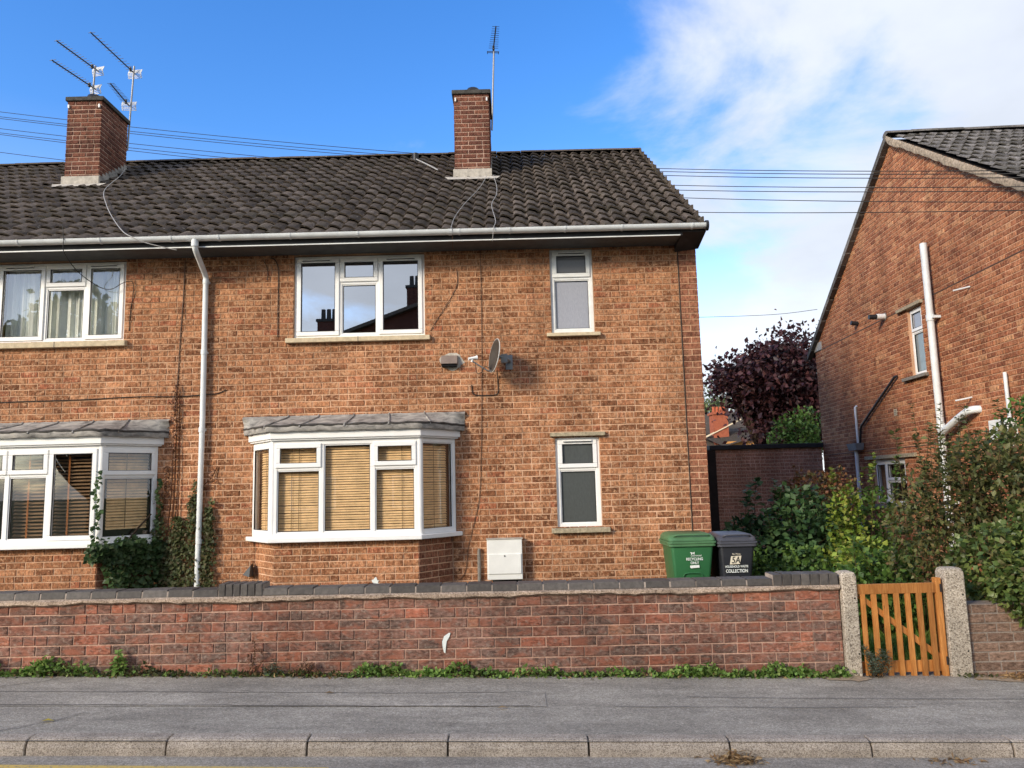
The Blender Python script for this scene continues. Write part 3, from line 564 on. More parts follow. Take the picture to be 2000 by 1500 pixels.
# ------------------------------------------------------------------ windows
def ring(mb, x0, x1, z0, z1, w, y0, y1, Mx):
    mb.box(x0, x1, y0, y1, z0, z0+w, Mx); mb.box(x0, x1, y0, y1, z1-w, z1, Mx); mb.box(x0, x0+w, y0, y1, z0+w, z1-w, Mx); mb.box(x1-w, x1, y0, y1, z0+w, z1-w, Mx)
def window(par, Mx, Wd, H, cells, pane_mat='glass', mat='upvc', fw=.05, vents=(), bar=.05, name='window', depth=.07):
    """cells (x0,x1,z0,z1,opens,pane material) in the local frame; the frame mesh is the window, sashes and panes hang on it"""
    mb = MB(); ring(mb, 0, Wd, 0, H, fw, .0, depth, Mx)
    xs = sorted({round(c[0], 4) for c in cells if c[0] > .02}); done = set()
    for c in cells:
        if c[0] > .02: mb.box(c[0]-bar/2, c[0]+bar/2, .002, depth-.002, max(c[2], fw), min(c[3], H-fw), Mx)
        if c[2] > .02: mb.box(max(c[0]+bar/2, fw) if c[0] > .02 else fw, min(c[1]-bar/2, Wd-fw) if c[1] < Wd-.02 else Wd-fw, .004, depth-.004, c[2]-bar/2, c[2]+bar/2, Mx)
    win = mb.build(name, mat, par, .004)
    for i, c in enumerate(cells):
        gx0 = fw if c[0] < .02 else c[0]+bar/2; gx1 = Wd-fw if c[1] > Wd-.02 else c[1]-bar/2; gz0 = fw if c[2] < .02 else c[2]+bar/2; gz1 = H-fw if c[3] > H-.02 else c[3]-bar/2
        if c[4]:
            s = MB(); e = .018; ring(s, gx0-e, gx1+e, gz0-e, gz1+e, .058, -.016, .03, Mx); s.build('sash', mat, win, .007); gx0 += .04; gx1 -= .04; gz0 += .04; gz1 -= .04
            gk = MB(); ring(gk, gx0-.003, gx1+.003, gz0-.003, gz1+.003, .006, -.0165, .0, Mx); gk.build('gasket', 'black', win)
            yp = .006
        else:
            s = MB(); ring(s, gx0-.001, gx1+.001, gz0-.001, gz1+.001, .016, .012, .04, Mx); s.build('bead', mat, win, .005); yp = .03
            gk = MB(); ring(gk, gx0+.014, gx1-.014, gz0+.014, gz1-.014, .004, .0115, .03, Mx); gk.build('gasket', 'black', win)
        MB().box(gx0-.004, gx1+.004, yp, yp+.02, gz0-.004, gz1+.004, Mx).build('pane', c[5] if len(c) > 5 else pane_mat, win)
    for (x0, x1, z) in vents:
        v = MB().box(x0, x1, -.034, -.016, z-.011, z+.011, Mx).build('trickle_vent', mat, win, .004); MB().box(x0+.004, x1-.004, -.036, -.02, z-.017, z-.0115, Mx).build('vent_slot', 'slot', v)
    return win
def sill(par, mat, x0, x1, z0, z1, yo=.07, joint=None):
    o = MB().add([(x, y, z) for x in (x0, x1) for y, z in ((FY-yo, z0), (FY+.05, z0), (FY+.05, z1+.012), (FY-yo, z1-.006))], [(0, 1, 2, 3), (7, 6, 5, 4), (0, 4, 5, 1), (1, 5, 6, 2), (2, 6, 7, 3), (3, 7, 4, 0)]).build('sill', mat, par, .006)
    if joint: box('sill_joint', 'cement_dark', par, joint-.005, joint+.005, FY-yo-.002, FY, z0-.001, z1-.004)
FWY = FY+.035
w = window(house, frame((-2.85, FWY, 3.625), 0), 1.725, 1.105, [(0, .60, 0, 1.105, 1), (.60, 1.11, 0, .745, 0), (.60, 1.11, .745, 1.105, 1), (1.11, 1.725, 0, 1.105, 1)], 'glass_mirror', vents=((.10, .47, 1.055), (1.22, 1.60, 1.055)))
sill(w, 'sill', -2.94, -1.055, 3.556, 3.622, joint=-1.99)
w = window(house, frame((-6.81, FWY, 3.655), 0), 1.725, 1.075, [(0, .65, 0, 1.075, 1), (.65, 1.19, 0, .745, 0), (.65, 1.19, .745, 1.075, 1), (1.19, 1.725, 0, 1.075, 1)], 'glass', vents=((.12, .5, 1.03), (1.25, 1.60, 1.03)))
sill(w, 'sill', -6.9, -5.03, 3.575, 3.652, joint=-5.95)
w = window(house, frame((.542, FWY, 3.61), 0), .562, 1.13, [(0, .562, 0, .745, 0, 'frost_lilac'), (0, .562, .745, 1.13, 1, 'frost_grey')], mat='upvc_old', vents=((.11, .46, 1.085),))
sill(w, 'sill', .472, 1.172, 3.555, 3.606)
w = window(house, frame((.537, FWY, 1.095), 0), .566, 1.145, [(0, .566, 0, .745, 0, 'frost_dark'), (0, .566, .745, 1.145, 1, 'frost_dark')], vents=((.10, .47, 1.10),))
sill(w, 'sill_dirty', .458, 1.196, 1.03, 1.088); box('lintel', 'sill_dirty', w, .470, 1.18, FY-.055, FY+.04, 2.25, 2.30, .006)

# ------------------------------------------------------------------ bay windows
def bay_poly(x0, x1, s, d, o):                # outline of the splayed bay pushed out by o
    th = math.atan2(d, s); k = o*math.tan((math.pi/2-(math.pi/2-th))/2)
    return [(x0-o/math.sin(th), FY), (x0+s-k, FY-d-o), (x1-s+k, FY-d-o), (x1+o/math.sin(th), FY)]
def bay(x0, x1, s, d, cells, side_cells, pane='glass'):
    ZS, ZT = 1.085, 2.255
    o = MB().prism(bay_poly(x0, x1, s, d, .065)[::1], 1.03, ZS).build('bay_window', 'upvc', house, .008); o.data.materials[0] = M['upvc']
    wf = x1-x0-2*s; ln = math.hypot(s, d); th = math.atan2(d, s); H = ZT-ZS-.002
    wins = []
    wins.append(window(o, frame((x0+s, FY-d, ZS), 0), wf, H, cells, pane, name='window_frame', fw=.055))
    wins.append(window(o, frame((x0, FY, ZS), -th), ln, H, side_cells[0], pane, name='window_frame', fw=.05))
    wins.append(window(o, frame((x1-s, FY-d, ZS), th), ln, H, side_cells[1], pane, name='window_frame', fw=.05))
    for xx in (x0+s, x1-s): MB().tube([(xx, FY-d+.035, ZS), (xx, FY-d+.035, ZT)], .042, 8).build('corner_post', 'upvc', o)
    f = MB().prism(bay_poly(x0, x1, s, d, .055), ZT+.02, ZT+.115); f.prism(bay_poly(x0, x1, s, d, .035), ZT, ZT+.02); f.build('fascia', 'upvc', o, .005)
    # lead roof: sloping sheets with rolled joints and a crumpled lip
    pt = bay_poly(x0, x1, s, d, .10); q = random.Random(int(x0*100)); nseg = 44; lo = []; hi = []
    pl = [Vector((*a, 0)) for a in pt]; tot = [(pl[i+1]-pl[i]).length for i in range(3)]; T = sum(tot)
    for k in range(nseg+1):
        a = k/nseg*T; i = 0
        while i < 2 and a > tot[i]: a -= tot[i]; i += 1
        P = pl[i].lerp(pl[i+1], min(1, a/tot[i])); lo.append(P); hi.append(Vector((pt[0][0]-.01+(pt[3][0]-pt[0][0]+.02)*k/nseg, FY-.012, 0)))
    vs = []
    for k in range(nseg+1):
        e = q.uniform(-.008, .008); f_ = q.uniform(-.003, .003)
        vs += [(hi[k].x, FY-.012, 2.605+f_*.4), (hi[k].x, FY-.05, 2.575+f_), ((lo[k].x*.55+hi[k].x*.45), lo[k].y*.55+FY*.45, 2.50+f_), (lo[k].x, lo[k].y, 2.435+e), (lo[k].x, lo[k].y-.012+f_, 2.405+e), (lo[k].x, lo[k].y+.004, 2.362+e*.6), (lo[k].x, FY-(FY-lo[k].y)*.9, 2.365)]
    fs = [(7*k+j, 7*k+7+j, 7*k+8+j, 7*k+1+j) for k in range(nseg) for j in range(6)]
    mb = MB().add(vs, [f_[::-1] for f_ in fs]); mb.build('lead_roof', 'lead', o, smooth=True)
    for k in (9, 15, 22, 29, 36): mb = MB(); b = vs[7*k:7*k+5]; mb.tube([(x, y-.006, z+.006) for x, y, z in b], .011, 6); mb.build('lead_roll', 'lead', o)
    tube('lead_lip', 'lead_dark', o, [(v[0], v[1]-.004, v[2]) for v in vs[3::7]], [.014+q.uniform(-.004, .004) for _ in range(nseg+1)], 6)
    # brick apron under the sill
    bi = .035; a = bay_poly(x0, x1, s, d, -bi); H0 = ZB
    mo = bay_poly(x0, x1, s, d, -bi-.007); MB().prism(mo, H0, 1.03).build('apron_wall', 'mortar', o)
    def face(p0, p1, key, ind, mat='brick'):
        P0, P1 = Vector((*p0, 0)), Vector((*p1, 0)); an = math.atan2(P1.y-P0.y, P1.x-P0.x)
        lay(house, courses(0, (P1-P0).length, H0, 1.025, .225, .08, rs=key), frame((p0[0], p0[1], 0), an), mat, key, ind, vis=lambda P: P.z > .45 and P.x > -6.8, rest='apron_brickwork')
    face(a[0], a[1], 200+int(x0*10) % 50, 8); face(a[1], a[2], 300+int(x0*10) % 50, 60 if x0 > -5 else 30); face(a[2], a[3], 400+int(x0*10) % 50, 20, 'brick_red')
    return o, wins
bayM, wm_ = bay(-3.345, -.755, .40, .49, [(0, .60, 0, .83, 0), (0, .60, .83, 1.168, 1), (.60, 1.225, 0, 1.168, 0), (1.225, 1.79, 0, .83, 0), (1.225, 1.79, .83, 1.168, 1)], ([(0, .632, 0, 1.168, 1)], [(0, .632, 0, 1.168, 0)]))
bayL, wl_ = bay(-7.17, -4.575, .46, .52, [(0, .55, 0, .83, 0), (0, .55, .83, 1.168, 1), (.55, 1.05, 0, .83, 0), (.55, 1.05, .83, 1.168, 1), (1.05, 1.675, 0, 1.168, 1)], ([(0, .694, 0, 1.168, 0)], [(0, .694, 0, .80, 0), (0, .694, .80, 1.168, 1)]))

# blinds and curtain hang inside: things of their own
def blind(label, Mx, x0, x1, z0, z1, pitch, wd, tilt, mat, tapes, tmat, tw=.012, grp=None):
    e = thing('venetian_blind', Mx @ Vector(((x0+x1)/2, 0, z0)), label, 'blind', grp); mb = MB(); n = int((z1-z0)/pitch)
    for k in range(n):
        z = z0+k*pitch; a = tilt+random.uniform(-.06, .06); c, s = wd/2*math.cos(a), wd/2*math.sin(a); dz = random.uniform(-.0025, .0025)
        sg = 6; xs = np.linspace(x0, x1, sg+1); vs = []
        for x in xs: jz = random.uniform(-.0012, .0012)+dz; vs += [(x, -c, z-s+jz), (x, 0, z+.004+jz), (x, c, z+s+jz)]
        mb.add(vs, [(3*i+j, 3*i+3+j, 3*i+4+j, 3*i+1+j) for i in range(sg) for j in (0, 1)], Mx)
    tag(mb.build('slats', mat, e, smooth=True), kind='stuff'); MB().box(x0, x1, -.02, .02, z1, z1+.03, Mx).build('head_rail', mat, e)
    for x in tapes: MB().box(x-tw/2, x+tw/2, -wd/2-.004, -wd/2-.002, z0, z1, Mx).build('ladder_tape', tmat, e)
Bm = frame((-3.345+.40, FY-.49+.075, 1.085), 0)
for a, b, tp, lb in ((.03, .57, (.22,), 'pale bamboo blind in the left light of the middle bay'), (.62, 1.20, (.31,), 'pale bamboo blind in the wide centre light of the middle bay'), (1.25, 1.76, (.34+1.23,), 'pale bamboo blind in the right light of the middle bay')):
    blind(lb, Bm, a, b, .03, 1.12, .0305, .031, R(54), 'slat_pale', tp, 'tape_grey', .006, 'pale blinds in the middle bay')
th = math.atan2(.49, .40); ln = math.hypot(.40, .49)
blind('pale bamboo blind in the right angled side of the middle bay', frame((-.755-.40, FY-.49, 1.085), th) @ Matrix.Translation((0, .075, 0)), .02, ln-.10, .03, 1.12, .0305, .031, R(54), 'slat_pale', (.3,), 'tape_grey', .006, 'pale blinds in the middle bay')
blind('pale bamboo blind in the narrow left angled side of the middle bay', frame((-3.345, FY, 1.085), -th) @ Matrix.Translation((0, .075, 0)), .12, ln-.04, .03, 1.12, .0305, .031, R(54), 'slat_pale', (.3,), 'tape_grey', .006, 'pale blinds in the middle bay')
Bl = frame((-7.17+.46, FY-.52+.12, 1.085), 0)
blind('brown wooden blind with orange tapes behind the front of the left bay', Bl, .58, 1.02, .02, 1.10, .043, .05, R(28), 'slat_dark', (.76, .98), 'tape', .022, 'brown blinds in the left bay')
blind('brown wooden blind behind the tall casement of the left bay', Bl, 1.07, 1.64, .02, 1.10, .043, .05, R(28), 'slat_dark', (1.25,), 'tape', .022, 'brown blinds in the left bay')
th2 = math.atan2(.52, .46); ln2 = math.hypot(.46, .52)
blind('light brown blind in the angled right side of the left bay', frame((-4.575-.46, FY-.52, 1.085), th2) @ Matrix.Translation((0, .14, 0)), .14, ln2-.06, .16, 1.10, .036, .04, R(52), 'slat_pale', (.36,), 'tape_grey', .008, 'brown blinds in the left bay')
cu = thing('net_curtain', (-5.95, FY+.2, 3.66), 'grey green net curtain hanging in the upper left window', 'curtain'); mb = MB(); nx_ = 90; vs = []
for k in range(nx_+1):
    x = -6.78+1.66*k/nx_; yy = FY+.2+.022*math.sin(k*.9)+.012*math.sin(k*2.3+1); vs += [(x, yy, 3.66), (x, yy, 4.72)]
mb.add(vs, [(2*k, 2*k+2, 2*k+3, 2*k+1) for k in range(nx_)]); mb.build('fabric', 'curtain', cu, smooth=True)

# ------------------------------------------------------------------ garden wall along the pavement
WY = 7.0; WS = -.0055; WT = .672
gw = thing('garden_wall', (-1.1, WY, -.05), 'low red brick garden wall with dark coping running along the pavement', 'wall')
FW_ = frame((0, WY, 0), 0); X0, X1 = -5.6, 2.853
MB().add([(x, y, z+WS*x) for x in (X0, X1) for y, z in ((WY+.008, -.35), (WY+.215, -.35), (WY+.215, WT+.01), (WY+.008, WT+.01))], [(0, 1, 2, 3), (7, 6, 5, 4), (0, 4, 5, 1), (1, 5, 6, 2), (2, 6, 7, 3), (3, 7, 4, 0)]).build('wall_core', 'mortar_wall', gw)
bw = courses(X0, X1, WT-11*.088, WT, .225, .088, rs=77, jo=.011)
lay(gw, bw, FW_, 'brick_wall', 500, 300, D=.06, shear=WS, vis=lambda P: P.z > .0-.0255*P.x and P.x > -5.3, rest='buried_courses')
mb = MB(); nseg = 130; q = random.Random(4); vs = []
for k in range(nseg+1):
    x = X0+(X1-X0)*k/nseg; e = q.uniform(-.006, .006)+.008*math.sin(x*3.1)+.004*math.sin(x*11); y = q.uniform(-.005, .005); z = WS*x
    vs += [(x, WY-.012, WT+.046+z), (x, WY-.034+y, WT+.036+z+e*.3), (x, WY-.036+y, WT+.010+z+e), (x, WY-.012, WT-.006+z+e), (x, WY+.02, WT+.001+z)]
mb.add(vs, [(5*k+j+1, 5*k+5+j+1, 5*k+5+j, 5*k+j) for k in range(nseg) for j in range(4)]); mb.add([(X0, WY-.012, WT+.045), (X1, WY-.012, WT+.045), (X1, WY+.225, WT+.045), (X0, WY+.225, WT+.045)], [(0, 1, 2, 3)])
mb.build('creasing', 'creasing', gw, smooth=True)
CZ = WT+.046
def soldier(x0, x1, n, h, y0=WY-.012):
    wd = (x1-x0)/n
    for k in range(n):
        a = x0+k*wd+.005; b = a+wd-.010; z = WS*a; MB().add(*[((lambda e: [(X, Y, Z) for X, Y, Z in ((a, y0, CZ+z), (b, y0, CZ+z), (b, y0+.225, CZ+z), (a, y0+.225, CZ+z), (a, y0, CZ+h+z+e), (b, y0, CZ+h+z+e), (b, y0+.225, CZ+h+z+e), (a, y0+.225, CZ+h+z+e))])(random.uniform(-.003, .003))), [(0, 3, 2, 1), (4, 5, 6, 7), (0, 1, 5, 4), (1, 2, 6, 5), (2, 3, 7, 6), (3, 0, 4, 7)]]).build('coping_brick', 'blue_brick', gw, .004)
def flat_run(x0, x1, Lc):
    n = max(1, round((x1-x0)/Lc)); wd = (x1-x0)/n
    for k in range(n):
        a = x0+k*wd+.006; b = a+wd-.012; z = WS*a+random.uniform(-.003, .003)
        mb = MB(); y0 = WY-.008+random.uniform(-.004, .004); mb.prism([(a, y0), (b, y0), (b, y0+.22), (a, y0+.22)], CZ+z, CZ+.062+z, [(a, y0+.012), (b, y0+.012), (b, y0+.208), (a, y0+.208)]); mb.build('coping_brick', 'blue_brick', gw, .004)
flat_run(X0, -2.655, .226); soldier(-2.655, -2.26, 6, .105); flat_run(-2.26, 2.265, .226); soldier(2.27, 2.85, 7, .100)
mb = MB()
for a, b, h in ((X0, -2.655, .05), (-2.655, -2.26, .095), (-2.26, 2.265, .05), (2.27, 2.85, .09)): mb.add([(x, y, z+WS*x) for x in (a, b) for y, z in ((WY-.0035, CZ-.001), (WY+.205, CZ-.001), (WY+.20, CZ+h+.002), (WY+.006, CZ+h+.002))], [(0, 1, 2, 3), (7, 6, 5, 4), (0, 4, 5, 1), (1, 5, 6, 2), (2, 6, 7, 3), (3, 7, 4, 0)])
mb.build('coping_mortar', 'mortar_grey', gw)
def smear(name, mat, par, pts, y, th=.003):       # a thin irregular patch on a wall face
    mb = MB(); n = len(pts); mb.add([(x, y, z) for x, z in pts] + [(x, y+th, z) for x, z in pts], [tuple(range(n))] + [(i, n+i, n+(i+1) % n, (i+1) % n) for i in range(n)]); return mb.build(name, mat, par, smooth=False)
smear('paint_mark', 'print', gw, [(-.655, .345), (-.672, .30), (-.668, .25), (-.655, .205), (-.645, .20), (-.64, .25), (-.632, .30), (-.607, .34), (-.598, .372), (-.612, .372), (-.632, .36)], WY-.006)

# ------------------------------------------------------------------ gate, posts, right hand wall
def post(x0, x1, xb0, xb1, zt, label):
    e = thing('concrete_gate_post', ((x0+x1)/2, WY+.05, -.1), label, 'gate post', 'concrete gate posts')
    y0, y1 = WY-.045, WY+.12; c = .028
    def oc(a, b, ya, yb, k): return [(a+k, ya), (b-k, ya), (b, ya+k), (b, yb-k), (b-k, yb), (a+k, yb), (a, yb-k), (a, ya+k)]
    mb = MB(); A = oc(xb0, xb1, y0, y1, .006); B = oc(x0, x1, y0, y1, .008); Cc = oc(x0+c, x1-c, y0+c, y1-c, .01); n = 8
    mb.add([(*a, -.35) for a in A]+[(*a, zt-.045) for a in B]+[(*a, zt-.012) for a in oc(x0+.008, x1-.008, y0+.008, y1-.008, .01)]+[(*a, zt) for a in Cc], [(j*n+i, j*n+(i+1) % n, (j+1)*n+(i+1) % n, (j+1)*n+i) for j in range(3) for i in range(n)]+[tuple(range(3*n, 4*n))])
    mb.build('shaft', 'post', e, .006)
    for z in (.14*zt, .72*zt): MB().tube([(x1-.03, y0+.02, z), (x1-.03, y0-.0015, z)], .008, 8).build('bolt_hole', 'slot', e)
post(2.866, 2.998, 2.852, 2.985, .815, 'left concrete gate post, speckled, at the end of the red wall')
post(3.776, 3.95, 3.755, 3.952, .825, 'right concrete gate post, wider and cracked, beside the overgrown wall')
gt = thing('wooden_gate', (3.36, WY+.02, -.1), 'orange stained wooden picket gate standing between two concrete posts', 'gate')
box('top_rail', 'gate', gt, 2.992, 3.708, WY-.012, WY+.028, .612, .698, .004)
box('bottom_rail', 'gate', gt, 3.0, 3.705, WY+.008, WY+.036, -.062, .036, .004)
box('hanging_stile', 'gate', gt, 3.703, 3.752, WY-.020, WY+.045, -.10, .742, .005)
me = None
for k in range(7):
    x = 3.052+k*.0995; o = link(bpy.data.objects.new('slat', me)) if me else box('slat', 'gate', gt, 3.030, 3.074, WY-.014, WY+.006, -.112, .6135, .003)
    if not me: me = o.data; continue
    adopt(o, gt); o.location = (k*.0995, random.uniform(-.002, .002), random.uniform(-.004, .004)); o.rotation_euler = (0, random.uniform(-.006, .006), 0)
    o.rotation_euler = (0, 0, 0)
MB().add([(x, y, z) for y in (WY+.0075, WY+.03) for x, z in ((2.995, .60), (3.06, .60), (3.702, .09), (3.702, .02))], [(0, 1, 2, 3), (7, 6, 5, 4), (0, 4, 5, 1), (1, 5, 6, 2), (2, 6, 7, 3), (3, 7, 4, 0)]).build('brace', 'gate', gt)
for z in (.62, .0): MB().tube([(3.742, WY-.022, z), (3.742, WY-.022, z+.07)], .008, 6).build('hinge', 'black', gt)
lw = thing('boundary_wall', (4.9, WY, -.12), 'grey brown low brick wall to the right of the gate under the shrub', 'wall')
box('wall_core', 'mortar_grey', lw, 3.955, 7.4, WY+.006, WY+.21, -.4, .50)
lay(lw, courses(3.955, 7.4, -.40, .502, .235, .082, rs=88, jo=.012), FW_, 'brick_grey', 600, 60, vis=lambda P: P.z > -.12, rest='buried_courses')

# ------------------------------------------------------------------ wheelie bins
def rrect(x0, x1, y0, y1, r_, n=3):
    o = []
    for cx, cy, a0 in ((x1-r_, y0+r_, -90), (x1-r_, y1-r_, 0), (x0+r_, y1-r_, 90), (x0+r_, y0+r_, 180)):
        o += [(cx+r_*math.cos(R(a0+90*k/n)), cy+r_*math.sin(R(a0+90*k/n))) for k in range(n+1)]
    return o
def text(par, s, x, z, size, mat, y, shear=0., ext=.0008, wide=1., bold=0.):
    cu_ = bpy.data.curves.new('lettering', 'FONT'); cu_.body = s; cu_.size = size; cu_.align_x = 'CENTER'; cu_.shear = shear; cu_.extrude = ext; cu_.offset = bold
    ob = bpy.data.objects.new('tmp', cu_); me_ = bpy.data.meshes.new_from_object(ob); bpy.data.objects.remove(ob); me_.materials.clear(); me_.materials.append(M[mat])
    o = link(bpy.data.objects.new('lettering', me_)); o.matrix_world = Matrix.Translation((x, y, z)) @ Matrix.Rotation(R(90), 4, 'X') @ Matrix.Diagonal((wide, 1, 1, 1)); adopt(o, par); return o
def dog(par, x, z, s, y):
    smear('emblem', 'print', par, [(x+a*s, z+b*s) for a, b in ((-1.1, .9), (-.6, 1.0), (-.3, .75), (.5, .8), (.95, 1.1), (.8, .6), (.75, 0), (.5, 0), (.45, .4), (-.3, .4), (-.4, 0), (-.65, 0), (-.6, .55))], y, .001)
def bin_(x0, x1, bx0, bx1, zt, body, lid, label):
    gz = -.055+GS*(x0+x1)/2; yf = 9.12; yb = 9.74; e = thing('wheelie_bin', ((x0+x1)/2, 9.42, gz), label, 'bin', 'wheelie bins by the house corner')
    mb = MB(); P0 = rrect(bx0+.03, bx1-.03, yf+.12, yb-.10, .03); P1 = rrect(bx0, bx1, yf+.045, yb-.04, .035); n = len(P0); P2 = rrect(x0+.03, x1-.03, yf+.025, yb-.02, .035)
    mb.add([(*a, gz+.05) for a in P0]+[(*a, zt-.5) for a in P1]+[(*a, zt-.16) for a in P2]+[(*a, zt-.11) for a in P2], [(j*n+i, j*n+(i+1) % n, (j+1)*n+(i+1) % n, (j+1)*n+i) for j in range(3) for i in range(n)]+[tuple(range(n-1, -1, -1))]); mb.build('body', body, e, smooth=True)
    for k, (o_, z0, z1) in enumerate(((.0, .145, .115), (.008, .113, .088), (-.004, .086, .07))): MB().prism(rrect(x0-o_+.0, x1+o_, yf-o_, yb+o_, .04), zt-z0, zt-z1).build('rim', lid, e, .005)
    ld = MB(); Q = [rrect(x0+a, x1-a, yf+b, yb-.02, .06) for a, b in ((.002, .006), (.004, .03), (.03, .10), (.07, .18))]; n = len(Q[0])
    ld.add([(*a, z) for pq, z in zip(Q, (zt-.069, zt-.04, zt-.012, zt)) for a in pq], [(j*n+i, j*n+(i+1) % n, (j+1)*n+(i+1) % n, (j+1)*n+i) for j in range(3) for i in range(n)]+[tuple(range(3*n, 4*n))]); lo = ld.build('lid', lid, e, smooth=True)
    MB().tube(curve_pts([(x0+.07, yf+.05, zt-.035), (x0+.10, yf+.02, zt-.015), ((x0+x1)/2, yf+.015, zt-.012), (x1-.10, yf+.02, zt-.015), (x1-.07, yf+.05, zt-.035)], 4), .011, 8).build('handle', lid, lo)
    MB().tube([(x0+.05, yb+.05, zt-.06), (x1-.05, yb+.05, zt-.06)], .016, 8).build('rear_bar', lid, e)
    for s in (x0+.03, x1-.08): wh = MB().tube([(s, yb-.03, gz+.10), (s+.05, yb-.03, gz+.10)], .10, 16).build('wheel', 'black', e)
    return e, yf+.045
e, y = bin_(1.782, 2.335, 1.838, 2.262, 1.030, 'green_bin', 'green_lid', 'green recycling wheelie bin standing against the house corner')
yt = y-.022
dog(e, 2.055, .792, .028, yt); text(e, 'Charnwood', 2.095, .770, .032, 'print', yt, wide=.8); text(e, 'RECYCLING', 2.075, .726, .043, 'print', yt, wide=.85, bold=.0008); text(e, 'ONLY', 2.075, .684, .040, 'print', yt, wide=.9, bold=.0008)
smear('label_bar', 'print', e, [(2.02, .668), (2.125, .672), (2.128, .642), (2.03, .636), (2.018, .648)], yt, .001)
MB().tube(curve_pts([(1.93, yt+.012, .50), (1.95, yt+.010, .565), (1.99, yt+.008, .58), (2.11, yt+.008, .58), (2.15, yt+.010, .565), (2.17, yt+.012, .50)], 4), .008, 6).build('step_recess', 'green_bin', e)
e, y = bin_(2.352, 2.815, 2.40, 2.742, 1.015, 'black_bin', 'black_lid', 'charcoal household waste wheelie bin marked 5A beside the green bin')
yt = y-.022
smear('number_plate', 'print_cream', e, [(2.502, .762), (2.622, .766), (2.600, .672), (2.482, .668)], yt, .001); text(e, '5A', 2.552, .682, .108, 'black', yt-.002, .2, wide=.80, bold=.001)
text(e, 'No / Name', 2.565, .778, .026, 'print_cream', yt, wide=.8); text(e, 'HOUSEHOLD WASTE', 2.56, .632, .036, 'print', yt, wide=.78, bold=.0006); text(e, 'COLLECTION', 2.56, .576, .052, 'print', yt, wide=.80, bold=.0012); text(e, 'together', 2.485, .50, .036, 'print', yt, wide=.85); dog(e, 2.61, .49, .03, yt)

# ------------------------------------------------------------------ fittings on the house front
v = MB(); vc = thing('extractor_vent', (-.80, FY, 3.2), 'square brown extractor vent cowl in a patch of cement beside the dish', 'vent')
v.add([(x, y_, z) for x in (-.915, -.70) for y_, z in ((FY-.004, 3.345), (FY-.035, 3.34), (FY-.095, 3.225), (FY-.004, 3.215))], [(0, 1, 2, 3), (7, 6, 5, 4), (0, 4, 5, 1), (1, 5, 6, 2), (2, 6, 7, 3), (3, 7, 4, 0)]); v.build('cowl', 'vent', vc, .006)
box('grille', 'slot', vc, -.905, -.71, FY-.08, FY-.005, 3.19, 3.214)
q = random.Random(9); smear('cement_patch', 'cement', vc, [(-.80+(.165+q.uniform(-.03, .02))*math.cos(a)*1.0+.02, 3.268+(.115+q.uniform(-.02, .02))*math.sin(a)) for a in np.linspace(0, 6.1, 22)], FY-.004, .006)
sd_ = thing('satellite_dish', (-.1, FY, 3.2), 'small grey satellite dish turned left on the house front', 'satellite dish')
C0 = Vector((-.215, 9.60, 3.28)); nrm = Vector((-.92, -.33, .16)).normalized(); ax = nrm.cross(Vector((0, 0, 1))).normalized(); ay = ax.cross(nrm).normalized(); ay = ay if ay.z > 0 else -ay
vs = [C0-nrm*.05]; rr_ = [.07, .13, .18, .215]; nn = 28
for r_ in rr_: vs += [C0+ax*math.cos(6.2832*k/nn)*r_*.90+ay*math.sin(6.2832*k/nn)*r_+nrm*(.05*(r_/.215)**2-.05) for k in range(nn)]
fs = [(0, 1+k, 1+(k+1) % nn) for k in range(nn)]+[(1+j*nn+k, 1+j*nn+(k+1) % nn, 1+(j+1)*nn+(k+1) % nn, 1+(j+1)*nn+k) for j in range(3) for k in range(nn)]
fs = [f_[::-1] for f_ in fs]
do = MB().add(vs, fs).build('reflector', 'dish', sd_, smooth=True); so_ = do.modifiers.new('thick', 'SOLIDIFY'); so_.thickness = .006
MB().tube([C0+ax*math.cos(6.2832*k/nn)*.2*.98+ay*math.sin(6.2832*k/nn)*.217 for k in range(nn+1)], .006, 6).build('rim', 'dish_back', sd_)
b0 = C0-ay*.20; MB().tube([b0-nrm*.03, b0+nrm*.06-ay*.01, C0+nrm*.27-ay*.13], .009, 6).build('feed_arm', 'metal_grey', sd_)
lp = C0+nrm*.28-ay*.10; MB().tube([lp+nrm*.05-ay*.01, lp-nrm*.03+ay*.02, lp-nrm*.06+ay*.03], [.018, .020, .030], 10).tube([lp, lp-ay*.04], .015, 8).build('receiver', 'white', sd_)
MB().tube([C0-nrm*.05, C0-nrm*.13, Vector((-.03, 9.78, 3.24)), Vector((-.03, FY, 3.24))], .022, 8).box(-.075, .015, FY-.012, FY, 3.14, 3.33).box(-.13, -.05, 9.62, 9.69, 3.19, 3.30).build('bracket', 'metal_grey', sd_)
CY = FY-.008
def cable(label, pts, mat='cable', rad=.005, n=6, curve=True, name='cable'):
    o = tube(name, mat, None, curve_pts(pts, n) if curve else pts, rad, 6); tag(o, label, 'cable'); return o
cable('black cable looping under the satellite dish', [(-.19, 9.80, 3.12), (-.185, 9.88, 3.05), (-.182, CY, 2.90), (-.187, CY, 2.835), (-.23, CY, 2.812), (-.36, CY, 2.808), (-.47, CY, 2.815), (-.515, CY, 2.85), (-.525, CY, 2.95)], 'cable', .006)
cable('thin black lead drooping from the dish receiver to its arm', [(-.455, 9.48, 3.19), (-.445, 9.49, 3.08), (-.42, 9.5, 3.04), (-.37, 9.5, 3.06), (-.335, 9.52, 3.13), (-.25, 9.55, 3.10)], 'cable', .004)
